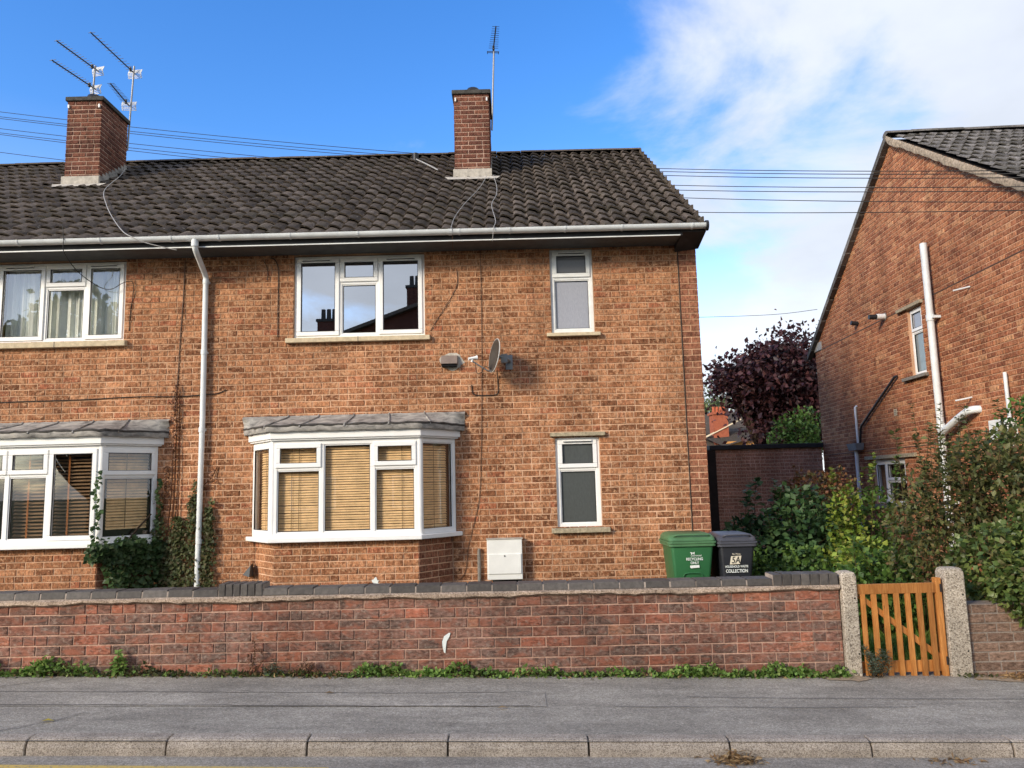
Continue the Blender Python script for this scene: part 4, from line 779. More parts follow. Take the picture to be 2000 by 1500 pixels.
cable('thin brown cable running down the wall from eaves to meter box', [(-.377, CY, 4.74), (-.380, CY, 3.6), (-.398, CY, 2.7), (-.42, CY, 2.0), (-.455, CY, 1.48), (-.56, CY, 1.05), (-.60, CY, .9), (-.64, CY, .6), (-.72, CY, .48)], 'cable_brown', .004, 3)
cable('black joint line running straight down beside the right house corner', [(2.2415, FY-.001, 4.68), (2.2415, FY-.001, 2.5), (2.2415, FY-.001, -.05)], 'cable', .0065, 2, False)  # joint line in the brickwork, modelled as a thin tube; not a real cable
cable('thin brown cable down the wall between left window and downpipe', [(-4.30, CY, 4.72), (-4.31, CY, 4.2), (-4.335, CY, 3.6), (-4.35, CY, 3.1), (-4.38, CY, 2.7)], 'cable_brown', .006, 3)
cable('black cable crossing the wall under the upper left window', [(-7.4, CY, 2.86), (-6.4, CY, 2.88), (-5.6, CY, 2.885), (-4.9, CY, 2.905), (-4.4, CY, 2.895), (-3.95, CY-.01, 2.91), (-3.80, CY, 2.93), (-3.72, CY, 2.97)], 'cable', .006, 4)
cable('black cable hanging from the gutter across the upper left window', [(-5.62, 9.33, 5.05), (-5.60, 9.335, 4.86), (-5.60, 9.36, 4.70), (-5.56, 9.6, 4.52), (-5.42, 9.85, 4.38), (-5.25, 9.86, 4.34), (-5.10, 9.86, 4.42), (-4.99, 9.87, 4.44), (-4.965, 9.88, 4.36), (-4.98, CY, 4.20), (-5.0, CY, 4.05), (-5.01, CY, 3.78)], 'cable', .005)
cable('thin black cable down the wall left of the middle upper window', [(-3.16, CY, 4.72), (-3.10, CY, 4.68), (-3.06, CY, 4.56), (-3.058, CY, 4.3), (-3.055, CY, 3.65)], 'cable', .0055, 4)
cable('short brown cable end near the middle upper window', [(-3.28, CY, 4.70), (-3.22, CY, 4.62), (-3.20, CY, 4.50), (-3.205, CY, 4.42)], 'cable_brown', .005, 4)
cable('thin brown cable wandering right of the middle upper window', [(-.70, 9.34, 4.86), (-.715, 9.5, 4.74), (-.72, CY, 4.66), (-.69, CY, 4.45), (-.71, CY, 4.25), (-.85, CY, 4.0), (-.95, CY, 3.85), (-1.05, CY, 3.68)], 'cable_brown', .004)
def rz(y_): return 4.995+RS*(y_-9.6)
cable('pale aerial cable sagging from the left chimney over the gutter', [(-6.72, 12.9, rz(12.9)+.09), (-6.60, 12.5, rz(12.5)+.06), (-6.35, 11.6, rz(11.6)+.07), (-5.88, 10.8, rz(10.8)+.07), (-5.40, 10.1, rz(10.1)+.07), (-4.95, 9.5, rz(9.5)+.08), (-4.75, 9.33, 4.87), (-4.55, 9.33, 4.78), (-4.2, 9.4, 4.70)], 'cable_pale', .006)
cable('pale wire lying on the tiles below the right chimney', [(-.22, 11.9, rz(11.9)+.07), (-.16, 11.3, rz(11.3)+.06), (-.16, 10.8, rz(10.8)+.06), (-.22, 10.3, rz(10.3)+.06), (-.16, 9.6, rz(9.6)+.06), (-.18, 9.33, 4.87), (-.2, 9.36, 4.70)], 'cable_pale', .0045)
cable('second pale wire lying on the tiles left of the right chimney', [(-.32, 11.9, rz(11.9)+.07), (-.42, 11.2, rz(11.2)+.06), (-.6, 10.4, rz(10.4)+.06), (-.70, 9.8, rz(9.8)+.06), (-.72, 9.33, 4.87)], 'cable_pale', .004)
cable('short pale lath lying on the tiles left of the right chimney', [(-1.62, 13.2, rz(13.2)+.07), (-1.40, 12.85, rz(12.85)+.06), (-1.16, 12.4, rz(12.4)+.06)], 'cable_pale', .012, 3)
tag(MB().tube([(-1.66, 13.4, rz(13.4)-.05), (-1.66, 13.4, rz(13.4)+.13)], .055, 10).build('roof_vent_pipe', 'black', None), 'short black vent pipe near the ridge left of the right chimney', 'vent pipe')
mbx = thing('meter_box', (-.15, FY, .4), 'cream white meter box fixed low on the house wall', 'meter box')
MB().box(-.365, .075, FY-.14, FY, .485, .985).build('case', 'box_white', mbx, .008); MB().box(-.35, .06, FY-.152, FY-.138, .555, .80).build('door', 'box_white', mbx, .006); MB().box(-.375, .085, FY-.15, FY, .978, .99).build('hood', 'cement', mbx, .003); MB().tube([(-.145, FY-.153, .775), (-.145, FY-.158, .775)], .009, 8).build('lock', 'slot', mbx); box('base_shadow_gap', 'slot', mbx, -.30, .06, FY-.10, FY, .43, .484)
tag(MB().tube([(-.47, FY-.03, -.1), (-.47, FY-.03, .80), (-.468, FY-.03, .865)], [.022, .022, .018], 10).build('standpipe', 'cement_dark', None), 'short grey pipe standing beside the meter box', 'pipe')
q = random.Random(31); fl = thing('paint_splash', (-1.75, 9.4, .5), 'white paint splash low on the middle bay brickwork', 'paint splash'); smear('blotch', 'print', fl, [(-1.70+(.05+q.uniform(-.02, .02))*math.cos(a), .53+(.055+q.uniform(-.025, .02))*math.sin(a)) for a in np.linspace(0, 6.0, 16)], FY-.49+.030, .003)
tag(tube('stick', 'dead', None, [(-1.95, 9.42, .47), (-1.85, 9.42, .505), (-1.72, 9.42, .525)], .010, 6), 'short brown stick leaning by the white paint splash', 'stick')
tag(MB().add([(-3.42, FY-.10, .62), (-3.31, FY-.19, .60), (-3.31, FY-.02, .60), (-3.31, FY-.14, .74), (-3.42, FY-.02, .61), (-3.32, FY-.02, .76)], [(0, 1, 3), (0, 3, 5), (0, 5, 4), (0, 4, 2, 1), (1, 2, 5, 3), (2, 4, 5)]).build('corner_cover', 'soffit', None), 'small dark grey wedge cover at the left foot of the middle bay', 'cover')

# ------------------------------------------------------------------ aerials
def aerial(label, mast, boom, L_refl=.28, ne=14, el=.17, tilt=0., white=True, nv=4):
    e = thing('tv_aerial', mast[0], label, 'aerial', 'roof aerials'); MB().tube(mast, .016, 8).build('mast', 'alu', e)
    for a, b in boom:
        a, b = Vector(a), Vector(b); d = (b-a).normalized(); sd2 = d.cross(Vector((0, 0, 1))).normalized(); u_ = sd2.cross(d)
        bm = MB().tube([a-d*.10, b], .011, 6).build('boom', 'black', e); mb = MB()
        for k in range(ne):
            P = a+(b-a)*(k+.6)/ne; h = el*(1-.3*k/ne)/2; mb.tube([P-sd2*h+u_*.012, P+sd2*h+u_*.012], .004, 4)
        mb.build('elements', 'black', bm); rf = MB()
        for k in range(nv):
            for s in (-1, 1): z = u_*(s*(.012+.022*k)); bk = -d*(.07+.010*k); rf.tube([a+z+bk-sd2*L_refl/2, a+z+bk+sd2*L_refl/2], .006, 4)
        for s in (-1, 1):
            for s2 in (-1, 1): rf.tube([a+sd2*s*L_refl/2*.9-d*.07, a+sd2*s*L_refl/2*.9+u_*s2*.022*nv-d*.10], .006, 4)
        rf.build('reflector', 'white' if white else 'black', bm); MB().tube([a+d*.06-u_*.03, a+d*.06+u_*.04], .022, 6).build('dipole', 'black', bm)
aerial('twin aerial on the tall mast behind the left chimney', [(-6.83, 13.17, 7.80), (-6.77, 13.17, 9.42)], [((-6.79, 13.15, 9.31), (-6.90, 11.95, 9.33)), ((-6.86, 13.15, 8.69), (-6.80, 12.45, 8.69))], .26)
aerial('twin aerial on the short mast standing on the left chimney top', [(-7.19, 12.6, 8.30), (-7.16, 12.6, 9.11)], [((-7.17, 12.6, 9.06), (-7.34, 11.75, 9.07)), ((-7.20, 12.6, 8.72), (-7.40, 11.75, 8.73))], .22)
aerial('single aerial on the slim mast behind the right chimney', [(-.242, 12.98, 7.92), (-.175, 12.98, 9.45)], [((-.185, 12.95, 9.43), (-.12, 12.25, 9.44))], .22, 11, .17, 0, False, 1)
def wire(P, sag, n=14): return [Vector(P[0]).lerp(Vector(P[1]), k/n) + Vector((0, 0, -sag*4*(k/n)*(1-k/n))) for k in range(n+1)]
for i, (zl, zm, zr, lb) in enumerate(((10.36, 7.86, 5.19, 'topmost'), (10.25, 7.80, 5.15, 'second highest'), (10.22, 7.72, 5.10, 'third highest'), (9.99, 7.52, 4.99, 'middle'), (9.90, 7.42, 4.94, 'third lowest'), (9.88, 7.28, 4.79, 'second lowest'), (9.47, 6.96, 4.71, 'lowest'))):
    A, B, C_ = (-12.3-.05*i, 16.2, zl), (2.0, 14.5, zm-.03), (7.2, 8.75, zr)
    cable('%s of the overhead wires crossing behind the roof and before the gable' % lb, wire((A, B), .12) + wire((B, C_), .05)[1:], 'cable', .006, 1, False, 'overhead_wire')['group'] = 'overhead wires'
cable('faint thin wire sagging from behind the house to the neighbouring gable', [(3.0, 20, 5.95), (5.1, 20, 5.93), (6.7, 19.2, 5.78), (7.3, 17.9, 5.6)], 'cable', .006, 4, True, 'overhead_wire')
cable('thin wire rising past the copper tree to the neighbouring eaves', [(3.0, 18, 4.75), (4.5, 18, 4.36), (5.2, 18, 4.26), (6.2, 18, 4.5), (7.15, 17.95, 4.93)], 'cable', .008, 4, True, 'overhead_wire')

# ------------------------------------------------------------------ neighbouring house, gable towards the gap
NA = math.atan2(-1, -.047); NG = frame((7.2077, 17.978, 0), NA); NS = .647; NZ = 4.66; NHALF = 4.72; NU = 9.44
nb = thing('neighbouring_house', (7.0, 13.3, -.2), 'orange red brick house on the right with plain gable and grey pipes', 'house')
def G(u, off, z): return NG @ Vector((u, -off, z))
NOPS = [(4.70, 5.20, 3.34, 4.52), (2.74, 4.10, 1.10, 1.95)]
def nlim(v): return (0., NU) if v < NZ else ((v-NZ)/NS+.03, NU-(v-NZ)/NS-.03)
mb = MB(); holed(mb, 0, NU, .008, .22, -.4, NZ, NOPS, NG)
mb.add([(u, .008, z) for u, z in ((0, NZ), (NU, NZ), (NHALF, NZ+NS*NHALF))], [(0, 1, 2)], NG)
mb.box(NU-.22, NU-.008, .22, 9, -.4, NZ, NG); mb.box(.008, .22, .22, 9, -.4, NZ, NG); mb.box(.2, NU-.2, 8.8, 9, -.4, NZ, NG); mb.build('wall', 'mortar_gable', nb)
mb = MB().box(.3, NU-.3, 1.2, 1.3, -.3, NZ, NG); mb.build('inner_wall', 'room', nb)
lay(nb, courses(0, NU, -.4, 7.64, .225, .08, NOPS, nlim, rs=91, jo=.012), NG, 'brick_gable', 700, 300, vis=lambda P: P.y > 9.75 and P.z > 2.35)
for z in (4.572, 2.14): MB().box(.0, NU, -.003, .004, z-.007, z+.007, NG).build('slip_joint', 'cable_brown', nb)
w = window(nb, NG @ Matrix.Translation((4.705, .05, 3.345)), .49, 1.17, [(0, .49, 0, .76, 0, 'frost_green'), (0, .49, .76, 1.17, 1, 'frost_lilac')], mat='upvc')
MB().box(4.40, 5.30, -.06, .03, 4.525, 4.585, NG).build('lintel', 'sill_dirty', w, .005); MB().box(4.42, 5.27, -.07, .05, 3.285, 3.34, NG).build('sill', 'cement_dark', w, .005)
w = window(nb, NG @ Matrix.Translation((2.745, .05, 1.105)), 1.35, .84, [(0, .50, 0, .84, 1), (.50, 1.35, 0, .44, 0), (.50, 1.35, .44, .84, 1)], 'glass', fw=.055)
MB().box(2.45, 4.6, -.05, .03, 1.96, 2.03, NG).build('lintel', 'sill_dirty', w, .005); MB().box(2.6, 4.3, -.07, .05, 1.03, 1.10, NG).build('sill', 'cement_dark', w, .005)
pu = 5.72
sp = MB().tube([G(pu, .11, 5.42), G(pu, .11, 4.2), G(pu, .11, 2.42), G(pu, .11, -.2)], .055, 14).build('soil_pipe', 'gutter', nb)
for z in (4.17, 2.40, 1.2): MB().tube([G(pu, .11, z-.05), G(pu, .11, z+.05)], .066, 14).build('pipe_collar', 'gutter', sp); MB().box(pu-.02, pu+.12, -.12, 0, z-.02, z+.02, NG).build('pipe_clip', 'gutter', sp)
MB().tube(curve_pts([G(pu+.02, .11, 2.28), G(pu+.25, .13, 2.36), G(pu+.75, .12, 2.54), G(pu+.90, .08, 2.58), G(pu+.95, -.02, 2.58)], 5), .058, 12).build('pipe_branch', 'gutter', sp)
MB().tube([G(4.16, .02, 3.43), G(4.12, .05, 3.42), G(2.46, .05, 2.66), G(2.40, .05, 2.60), G(2.30, .05, 2.27)], .024, 8).build('waste_pipe', 'black', nb)
MB().tube([G(2.22, .02, 3.08), G(2.22, .055, 3.05), G(2.22, .055, 2.3)], .024, 8).build('waste_pipe', 'gutter', nb)
hp = MB().add([(u, y_, z) for u, y_, z in ((1.98, -.02, 2.17), (2.38, -.02, 2.17), (2.38, -.16, 2.17), (1.98, -.16, 2.17), (1.94, -.01, 2.31), (2.42, -.01, 2.31), (2.42, -.19, 2.31), (1.94, -.19, 2.31))], [(3, 2, 1, 0), (4, 5, 6, 7), (1, 0, 4, 5), (2, 1, 5, 6), (3, 2, 6, 7), (0, 3, 7, 4)], NG).build('rain_hopper', 'metal_grey', nb)
MB().tube([G(2.18, .09, 2.18), G(2.18, .09, -.2)], .035, 10).build('waste_pipe', 'gutter', nb)
fl2 = MB().tube([G(3.84, -.01, 4.60), G(3.84, .16, 4.60)], .055, 14).build('boiler_flue', 'white', nb); MB().tube([G(3.84, .16, 4.60), G(3.84, .30, 4.60)], [.05, .045], 14).build('flue_end', 'black', fl2); MB().tube([G(3.84, .0, 4.60), G(3.84, .012, 4.60)], .075, 16).build('flue_collar', 'cement_dark', fl2)
MB().tube([G(2.58, -.01, 4.73), G(2.58, .14, 4.75)], .045, 10).build('overflow_pipe', 'black', nb)
ab = MB().box(3.85, 3.98, -.004, .02, 2.73, 2.85, NG).build('air_brick', 'sill', nb)
MB().box(*(1.95, 2.08), -.004, .02, 1.95, 2.09, NG).build('air_brick', 'sill', nb)
for k in range(3): MB().box(3.862, 3.968, -.0055, 0, 2.752+.033*k, 2.766+.033*k, NG).build('air_slot', 'cement_dark', ab)
for u, z in ((6.75, 4.40), (6.5, 2.76)): MB().tube([G(u, .0, z+.02), G(u-.02, .10, z), G(u-.06, .22, z-.02)], .012, 6).build('overflow_pipe', 'gutter', nb)
MB().tube([G(7.47, .05, 3.02), G(7.47, .05, 2.0)], .026, 8).build('waste_pipe', 'gutter', nb)
MB().box(7.1, 7.55, -.14, 0, 2.10, 2.38, NG).build('cable_box', 'box_white', nb, .01)
MB().box(-.10, .45, -.02, .2, 4.575, 4.76, NG).build('eaves_block', 'cement', nb)
# its roof
na = math.atan(NS); e1 = NA+math.pi/2
FE = G(NU, 0, NZ+.02); NR = Matrix.Translation((FE.x, FE.y, FE.z)) @ Matrix.Rotation(e1, 4, 'Z') @ Matrix.Translation((0, -.25, -.25*NS+.02)) @ Matrix.Rotation(na, 4, 'X')
LN = math.hypot(NHALF+.25, (NHALF+.25)*NS)
nr = MB().add([(x, y_, z) for x in (-.02, 9) for y_, z in ((-.2, NZ-.2*NS-.03), (NHALF, NZ+NS*NHALF-.03), (2*NHALF+.2, NZ-.2*NS-.03))], [(0, 3, 4, 1), (1, 4, 5, 2)], Matrix.Translation((FE.x, FE.y, 0)) @ Matrix.Rotation(e1, 4, 'Z')).build('roof', 'timber_dark', nb)
tile_roof(nr, NR, -.09, 7.0, LN, .187, LN/18, 'tile_grey', 7, 150, 18, vis=lambda P: P.y > 9.8 and P.x < .70*P.y)
NRw = Matrix.Translation((FE.x, FE.y, 0)) @ Matrix.Rotation(e1, 4, 'Z')
for i in range(14):
    mb = MB(); n = 8; z = NZ+NS*NHALF+.055+random.uniform(-.006, .006); x = -.10+i*.45
    pr = [(NHALF+.12*math.cos(math.pi*k/n), z+.075*math.sin(math.pi*k/n)) for k in range(n+1)]
    mb.add([(xx, a, b) for xx in (x+.003, x+.447) for a, b in pr], [(k, k+1, n+2+k, n+1+k) for k in range(n)]+[tuple(range(n+1)), tuple(range(2*n+1, n, -1))], NRw); mb.build('ridge_tile', 'tile_grey', nr)
q = random.Random(3); mb = MB(); vs = []; n = 40
for k in range(n+1):
    y_ = -.2+(NHALF+.2)*k/n; z = NZ+NS*y_; e = q.uniform(-.014, .014); vs += [(-.10+e*.5, y_, z+.05), (-.115+e, y_, z-.02+e), (-.10+e, y_, z-.09+e), (-.01, y_, z-.10)]
mb.add(vs, [(4*k+j, 4*k+j+1, 4*k+5+j, 4*k+4+j) for k in range(n) for j in range(3)], NRw); mb.build('verge_mortar', 'verge', nr, smooth=True)
mb = MB()
for k in range(18):
    y_ = NHALF+(NHALF+.25)*k/18; z = NZ+NS*(2*NHALF-y_); mb.add([(x, yy, zz) for x in (-.11, .0) for yy, zz in ((y_, z+.07), (y_+.29, z+.05-.29*NS+.02), (y_+.29, z-.05-.29*NS), (y_, z-.06))], [(0, 1, 2, 3), (7, 6, 5, 4), (0, 4, 5, 1), (1, 5, 6, 2), (2, 6, 7, 3), (3, 7, 4, 0)], NRw)
mb.build('rear_verge', 'tile_grey', nr)

# ------------------------------------------------------------------ outbuilding between the houses, far houses
ob_ = thing('brick_outbuilding', (5.9, 18.0, -.2), 'flat roofed brown brick outbuilding closing the gap between the houses', 'outbuilding')
box('wall', 'mortar_shed', ob_, 4.70, 7.19, 18.007, 21, -.4, 2.34)
lay(ob_, courses(4.70, 7.19, -.4, 2.34, .225, .08, rs=95), frame((0, 18.0, 0), 0), 'brick_shed', 800, 220, vis=lambda P: P.z > .5)
box('roof_edge', 'felt', ob_, 4.56, 7.22, 17.93, 21.1, 2.335, 2.435, .01)
tag(box('timber_side_gate', 'timber_dark', None, 4.50, 4.695, 17.94, 17.99, -.2, 2.325, .005), 'dark timber gate strip beside the outbuilding wall', 'side gate')
tag(tube('white_pipe_end', 'gutter', None, [(2.55, 10.4, 1.0), (2.545, 10.4, .75), (2.52, 10.4, .62)], .02, 6), 'thin white pipe end peeping past the house corner', 'pipe')
fh = thing('distant_house', (11, 38, -.4), 'distant house with red chimney and clay pots beyond the outbuilding', 'house')
box('wall', 'far_brick', fh, 8.5, 15, 38, 46, -.5, 3.3); box('front_wall', 'render_orange', fh, 10.25, 11.9, 37.2, 37.98, -.5, 3.45)
MB().add([(x, y_, z) for x in (8.2, 15.2) for y_, z in ((37.7, 3.2), (42, 5.3), (46.3, 3.2))], [(0, 3, 4, 1), (1, 4, 5, 2), (0, 1, 2), (5, 4, 3)]).build('roof', 'tile', fh)
MB().add([(10.1, 36.9, 3.2), (12.1, 36.9, 3.75), (12.1, 38.6, 4.1), (9.2, 38.6, 3.9)], [(0, 1, 2, 3)]).build('porch_roof', 'tile', fh)
chf = box('chimney', 'far_brick', fh, 9.93, 10.66, 38.0, 38.8, 3.2, 4.98); box('chimney_cap', 'far_brick', chf, 9.87, 10.72, 37.94, 38.86, 4.84, 4.94)
for k in range(4): MB().tube([(10.02+.18*k, 38.2, 4.98), (10.02+.18*k, 38.2, 5.24)], [.085, .075], 10).build('chimney_pot', 'pot', chf)
MB().add([(9.5, 37.95, 3.7), (11.3, 37.95, 4.55), (11.3, 38.02, 4.62), (9.5, 38.02, 3.78)], [(0, 1, 2, 3)]).build('flashing', 'sill', fh)

# ------------------------------------------------------------------ trees
def tree(name, label, base, crown, mat, n, Ls, Ws, trunk_r, group=None, limbs=14, sub=26):
    rt_ = thing(name, base, label, 'tree', group); mb = MB(); b = Vector(base); P = []; 
    for (c, rad, wt) in crown:
        c = np.array(c); k = int(sub*wt)
        cl = blob(c, rad, k, .55)
        for q_ in cl:
            r_ = .22+.28*rng.random(); m_ = int(n*wt/k); a = q_+rng.normal(size=(m_, 3))*np.array([r_, r_, r_*.55]); P.append(a)
        for q_ in cl[:limbs]:
            mid = b.lerp(Vector(q_), .5)+Vector((0, 0, .4)); mb.tube(curve_pts([b+Vector((0, 0, (c[2]-base[2])*.25)), mid, q_], 3), [trunk_r*.55*(1-i/7) for i in range(7)], 5)
    P = np.concatenate(P); c0 = np.mean([np.array(c[0]) for c in crown], 0); d = rdir(len(P), -.1)+(P-c0)*.15; s = .6+.8*rng.random(len(P))
    leaf_obj('crown', P, d, rdir(len(P), 1.2), Ls*s, Ws*s, mat, rt_)
    top = np.array(crown[0][0]); mb.tube(curve_pts([b, b.lerp(Vector(top), .5)+Vector((.1, 0, 0)), top], 4), [trunk_r*(1-.09*i) for i in range(9)], 8); mb.build('trunk', 'bark', rt_); return rt_
tree('copper_tree', 'dark purple leaved tree behind the outbuilding between the houses', (8.6, 24.5, -.4), [((8.5, 24.2, 4.65), (1.5, 1.3, 1.1), 1.6), ((9.0, 24.3, 4.9), (1.3, 1.2, 1.35), 1.1), ((7.6, 24.2, 4.85), (.85, .9, .45), .5), ((8.75, 23.8, 3.0), (1.15, .9, 1.1), .9), ((9.9, 24.8, 4.4), (1.0, 1.0, 1.5), .7)], 'lf_purple', 4200, .17, .11, .16)
tree('pale_tree', 'pale green distant tree beside the house corner above red chimney', (12.0, 47, -.5), [((11.9, 47, 5.9), (1.0, 1.2, 1.7), 1.), ((12.6, 47, 5.2), (1.1, 1.2, 1.4), .8), ((11.6, 45.8, 4.0), (.8, 1, 1.2), .5)], 'lf_pale', 2000, .22, .13, .15)
plant('garden_bush', 'green bush behind the outbuilding below the purple tree', 'bush', (7.9, 21.6, -.3), 'lf_green', [((7.85, 21.6, 2.5), (.75, .5, .95), 900), ((8.3, 21.7, 2.9), (.5, .5, .75), 500)], [((7.7, 21.6, 2.2), (7.7+.2*k-.3, 21.5, 3.2+.25*math.sin(k*2))) for k in range(6)], .12, .07)
tree('street_tree', 'leafy green tree across the street, seen mirrored in the upper left window', (-17.0, -12.5, -.3), [((-17, -12.5, 7.8), (3.4, 3, 2.8), 1.), ((-19, -12, 6.8), (2.4, 2.4, 2.2), .6), ((-14.8, -13, 7.4), (2.2, 2.2, 2.2), .5)], 'lf_green', 5200, .34, .22, .28, sub=44)

# ------------------------------------------------------------------ garden plants
def sh(n, x0, x1, y0, y1, zb, z0, z1): return [((x, y_, zb), (x+rng.normal()*.10, y_+rng.normal()*.1, z0+(z1-z0)*rng.random())) for x, y_ in zip(rng.uniform(x0, x1, n), rng.uniform(y0, y1, n))]
plant('tall_shrub', 'large olive green shrub with upright shoots spilling over the right wall', 'shrub', (4.9, 8.0, -.15), 'lf_olive', [((4.8, 8.1, 1.15), (.75, .55, .78), 2600), ((5.5, 8.0, 1.30), (.8, .6, .92), 2600), ((4.3, 8.2, .95), (.42, .45, .5), 900), ((5.0, 7.9, 1.70), (.55, .45, .42), 900)], sh(26, 4.15, 6.0, 7.8, 8.5, .8, 1.75, 2.45), .066, .038, .020, droop=.25)
plant('round_leaved_shrub', 'round leaved green shrub hanging over the low wall right of the gate', 'shrub', (4.9, 7.4, -.15), 'lf_hedge', [((4.55, 7.35, .80), (.46, .42, .38), 1900), ((5.2, 7.3, .95), (.7, .5, .55), 2800), ((4.75, 6.98, .66), (.58, .24, .32), 2000), ((4.6, 6.93, .45), (.25, .12, .14), 260)], [], .062, .047, .024, droop=.4)
plant('leaning_shrub', 'slender shoots of dusty green shrub reaching before the gable window', 'shrub', (4.5, 8.9, -.15), 'lf_olive', [((4.75, 8.9, 1.2), (.5, .4, .6), 700)], sh(8, 4.3, 5.2, 8.7, 9.2, .5, 1.9, 2.6), .07, .032, .03, droop=.2)
plant('bright_shrub', 'bright green leafy branch at the right edge above the shrub', 'shrub', (5.9, 8.6, -.15), 'lf_green', [((5.75, 8.5, 2.05), (.38, .4, .42), 700), ((6.0, 8.5, 1.6), (.5, .4, .5), 500)], [], .085, .045, droop=.2)
plant('broad_shrub', 'dark broad leaved shrub behind the bins', 'shrub', (3.5, 11.2, -.15), 'lf_dark', [((3.45, 11.2, .50), (.60, .5, .62), 1500), ((4.1, 11.0, .75), (.6, .5, .75), 1700), ((4.6, 11.2, .5), (.55, .5, .6), 1000)], sh(7, 3.1, 3.7, 11, 11.4, .4, 1.2, 1.65), .10, .075, .03, droop=.2)
plant('rusty_creeper', 'rust brown climber before the outbuilding behind the green shrubs', 'climber', (4.6, 12.0, -.2), 'lf_rust', [((4.60, 12.0, 1.30), (.50, .3, .42), 1500), ((4.4, 11.9, .9), (.45, .3, .5), 800), ((5.0, 12.0, 1.2), (.32, .3, .6), 800)], sh(8, 4.2, 5.1, 11.9, 12.1, .8, 1.55, 1.95), .06, .042, .025)
plant('lime_climber', 'yellow green climbing plant rising between the dark shrubs', 'climber', (4.55, 10.6, -.15), 'lf_lime', [((4.45, 10.5, .95), (.24, .22, .55), 650), ((4.35, 10.4, .45), (.3, .25, .4), 450)], [((4.4, 10.5, .3), (4.30, 10.5, 1.75)), ((4.5, 10.5, .3), (4.52, 10.45, 1.6)), ((4.6, 10.5, .3), (4.75, 10.5, 1.75)), ((4.7, 10.4, .4), (4.85, 10.4, 1.95))], .065, .05, .022)
plant('green_climber', 'mid green climber wrapped round the grey pipe on the right house', 'climber', (5.0, 10.9, -.15), 'lf_green', [((5.05, 10.9, .9), (.28, .25, .6), 650), ((5.1, 10.8, .4), (.4, .3, .4), 500)], [((5.0, 10.9, .4), (5.02, 10.9, 1.75)), ((5.2, 10.9, .4), (5.35, 10.8, 1.9))], .07, .055, .022)
plant('low_shrub', 'low light green shrub just behind the gate', 'shrub', (4.0, 8.7, -.15), 'lf_green', [((4.05, 8.7, .42), (.42, .35, .42), 1100), ((3.75, 8.9, .30), (.35, .3, .36), 700)], sh(5, 3.7, 4.3, 8.6, 8.8, .3, .75, 1.0), .075, .055, .03)
plant('lime_shrub', 'bright lime tipped shrub above the gate rail', 'shrub', (4.2, 9.4, -.15), 'lf_lime', [((4.10, 9.3, .70), (.36, .3, .22), 420)], [], .07, .05)
plant('mixed_shrub', 'mid green shrub filling the space behind the dark coping', 'shrub', (3.3, 9.9, -.15), 'lf_green', [((3.55, 9.9, .32), (.45, .35, .50), 900), ((3.1, 10.6, .35), (.35, .3, .5), 600)], [], .07, .05)
plant('grey_tuft', 'grey green spiky tuft growing against the left gate post', 'plant', (3.09, 6.93, -.1), 'lf_blue', [], [((3.08+.05*math.cos(k), 6.93+.02*math.sin(k), -.10), (3.10+.11*math.cos(k*2.4), 6.92+.05*math.sin(k*2.4), .05+.14*rng.random())) for k in range(16)], .040, .008, .006, stem_r=.003)
n = 9000; gx = rng.uniform(2.7, 6.0, n); gy = rng.uniform(7.25, 11.5, n); P = np.stack([gx, gy, -.056+GS*gx], 1); d = rdir(n, 1.6); d[:, 2] = np.abs(d[:, 2])+.4
tag(leaf_obj('grass', P, d, rdir(n, .2), .10+.12*rng.random(n), .012+.012*rng.random(n), 'lf_grass', None), 'bright green grass growing behind the wooden gate', 'grass', kind='stuff')
# weeds along the foot of the wall
def strip(n, segs, hmax, Ls, Ws, mat, label, name):
    P = []; D_ = []
    for (a, b, wt, h) in segs:
        m_ = int(n*wt); x = rng.uniform(a, b, m_)+rng.normal(size=m_)*.02; cl = .5+.5*np.sin(x*9)+.35*np.sin(x*23+1); y_ = WY-.015-np.abs(rng.normal(size=m_))*.045; z = GS*x+rng.random(m_)**1.5*h*np.clip(cl+.25, .2, 1.3); P.append(np.stack([x, y_, z], 1))
    P = np.concatenate(P); d = rdir(len(P), .5); d[:, 1] -= .5; s = .6+.8*rng.random(len(P))
    return tag(leaf_obj(name, P, d, rdir(len(P), 1.4), Ls*s, Ws*s, mat, None), label, 'weeds', kind='stuff')
strip(4200, [(1.15, 2.86, .42, .085), (-.15, 1.1, .15, .055), (-1.45, -.10, .30, .085), (-4.7, -3.7, .16, .11), (-3.7, -1.5, .05, .03)], .07, .034, .028, 'lf_weed', 'low green weeds along the foot of the red wall', 'weeds')
strip(1500, [(-4.7, -2.9, .5, .07), (-2.9, -1.4, .35, .035), (-.4, .8, .12, .04), (3.8, 4.1, .03, .04)], .07, .036, .026, 'lf_ivy2', 'dull creeping weeds at the left foot of the red wall', 'weeds')
strip(500, [(-4.7, 2.9, .8, .012), (-3.2, -1.4, .3, .03)], .02, .04, .02, 'lf_straw', 'dry leaf litter along the foot of the red wall', 'leaf_litter')
def weed(label, x, h, mat, n, Ls=.04, Ws=.03, sp=.06): 
    z = GS*x; plant('weed_plant', label, 'weed', (x, WY-.05, z), mat, [((x, WY-.06, z+h*.35), (sp, .04, h*.35), n)], [((x, WY-.05, z), (x+rng.normal()*.02, WY-.06, z+h)), ((x, WY-.05, z), (x+sp*.7, WY-.07, z+h*.8))], Ls, Ws, .014, 'weeds standing at the wall', .003)
weed('bushy green weed at the far left of the wall foot', -4.18, .15, 'lf_weed', 160, .05, .035, .12); weed('tall green weed against the wall, second from the left', -3.50, .21, 'lf_weed', 90, .045, .03, .06)
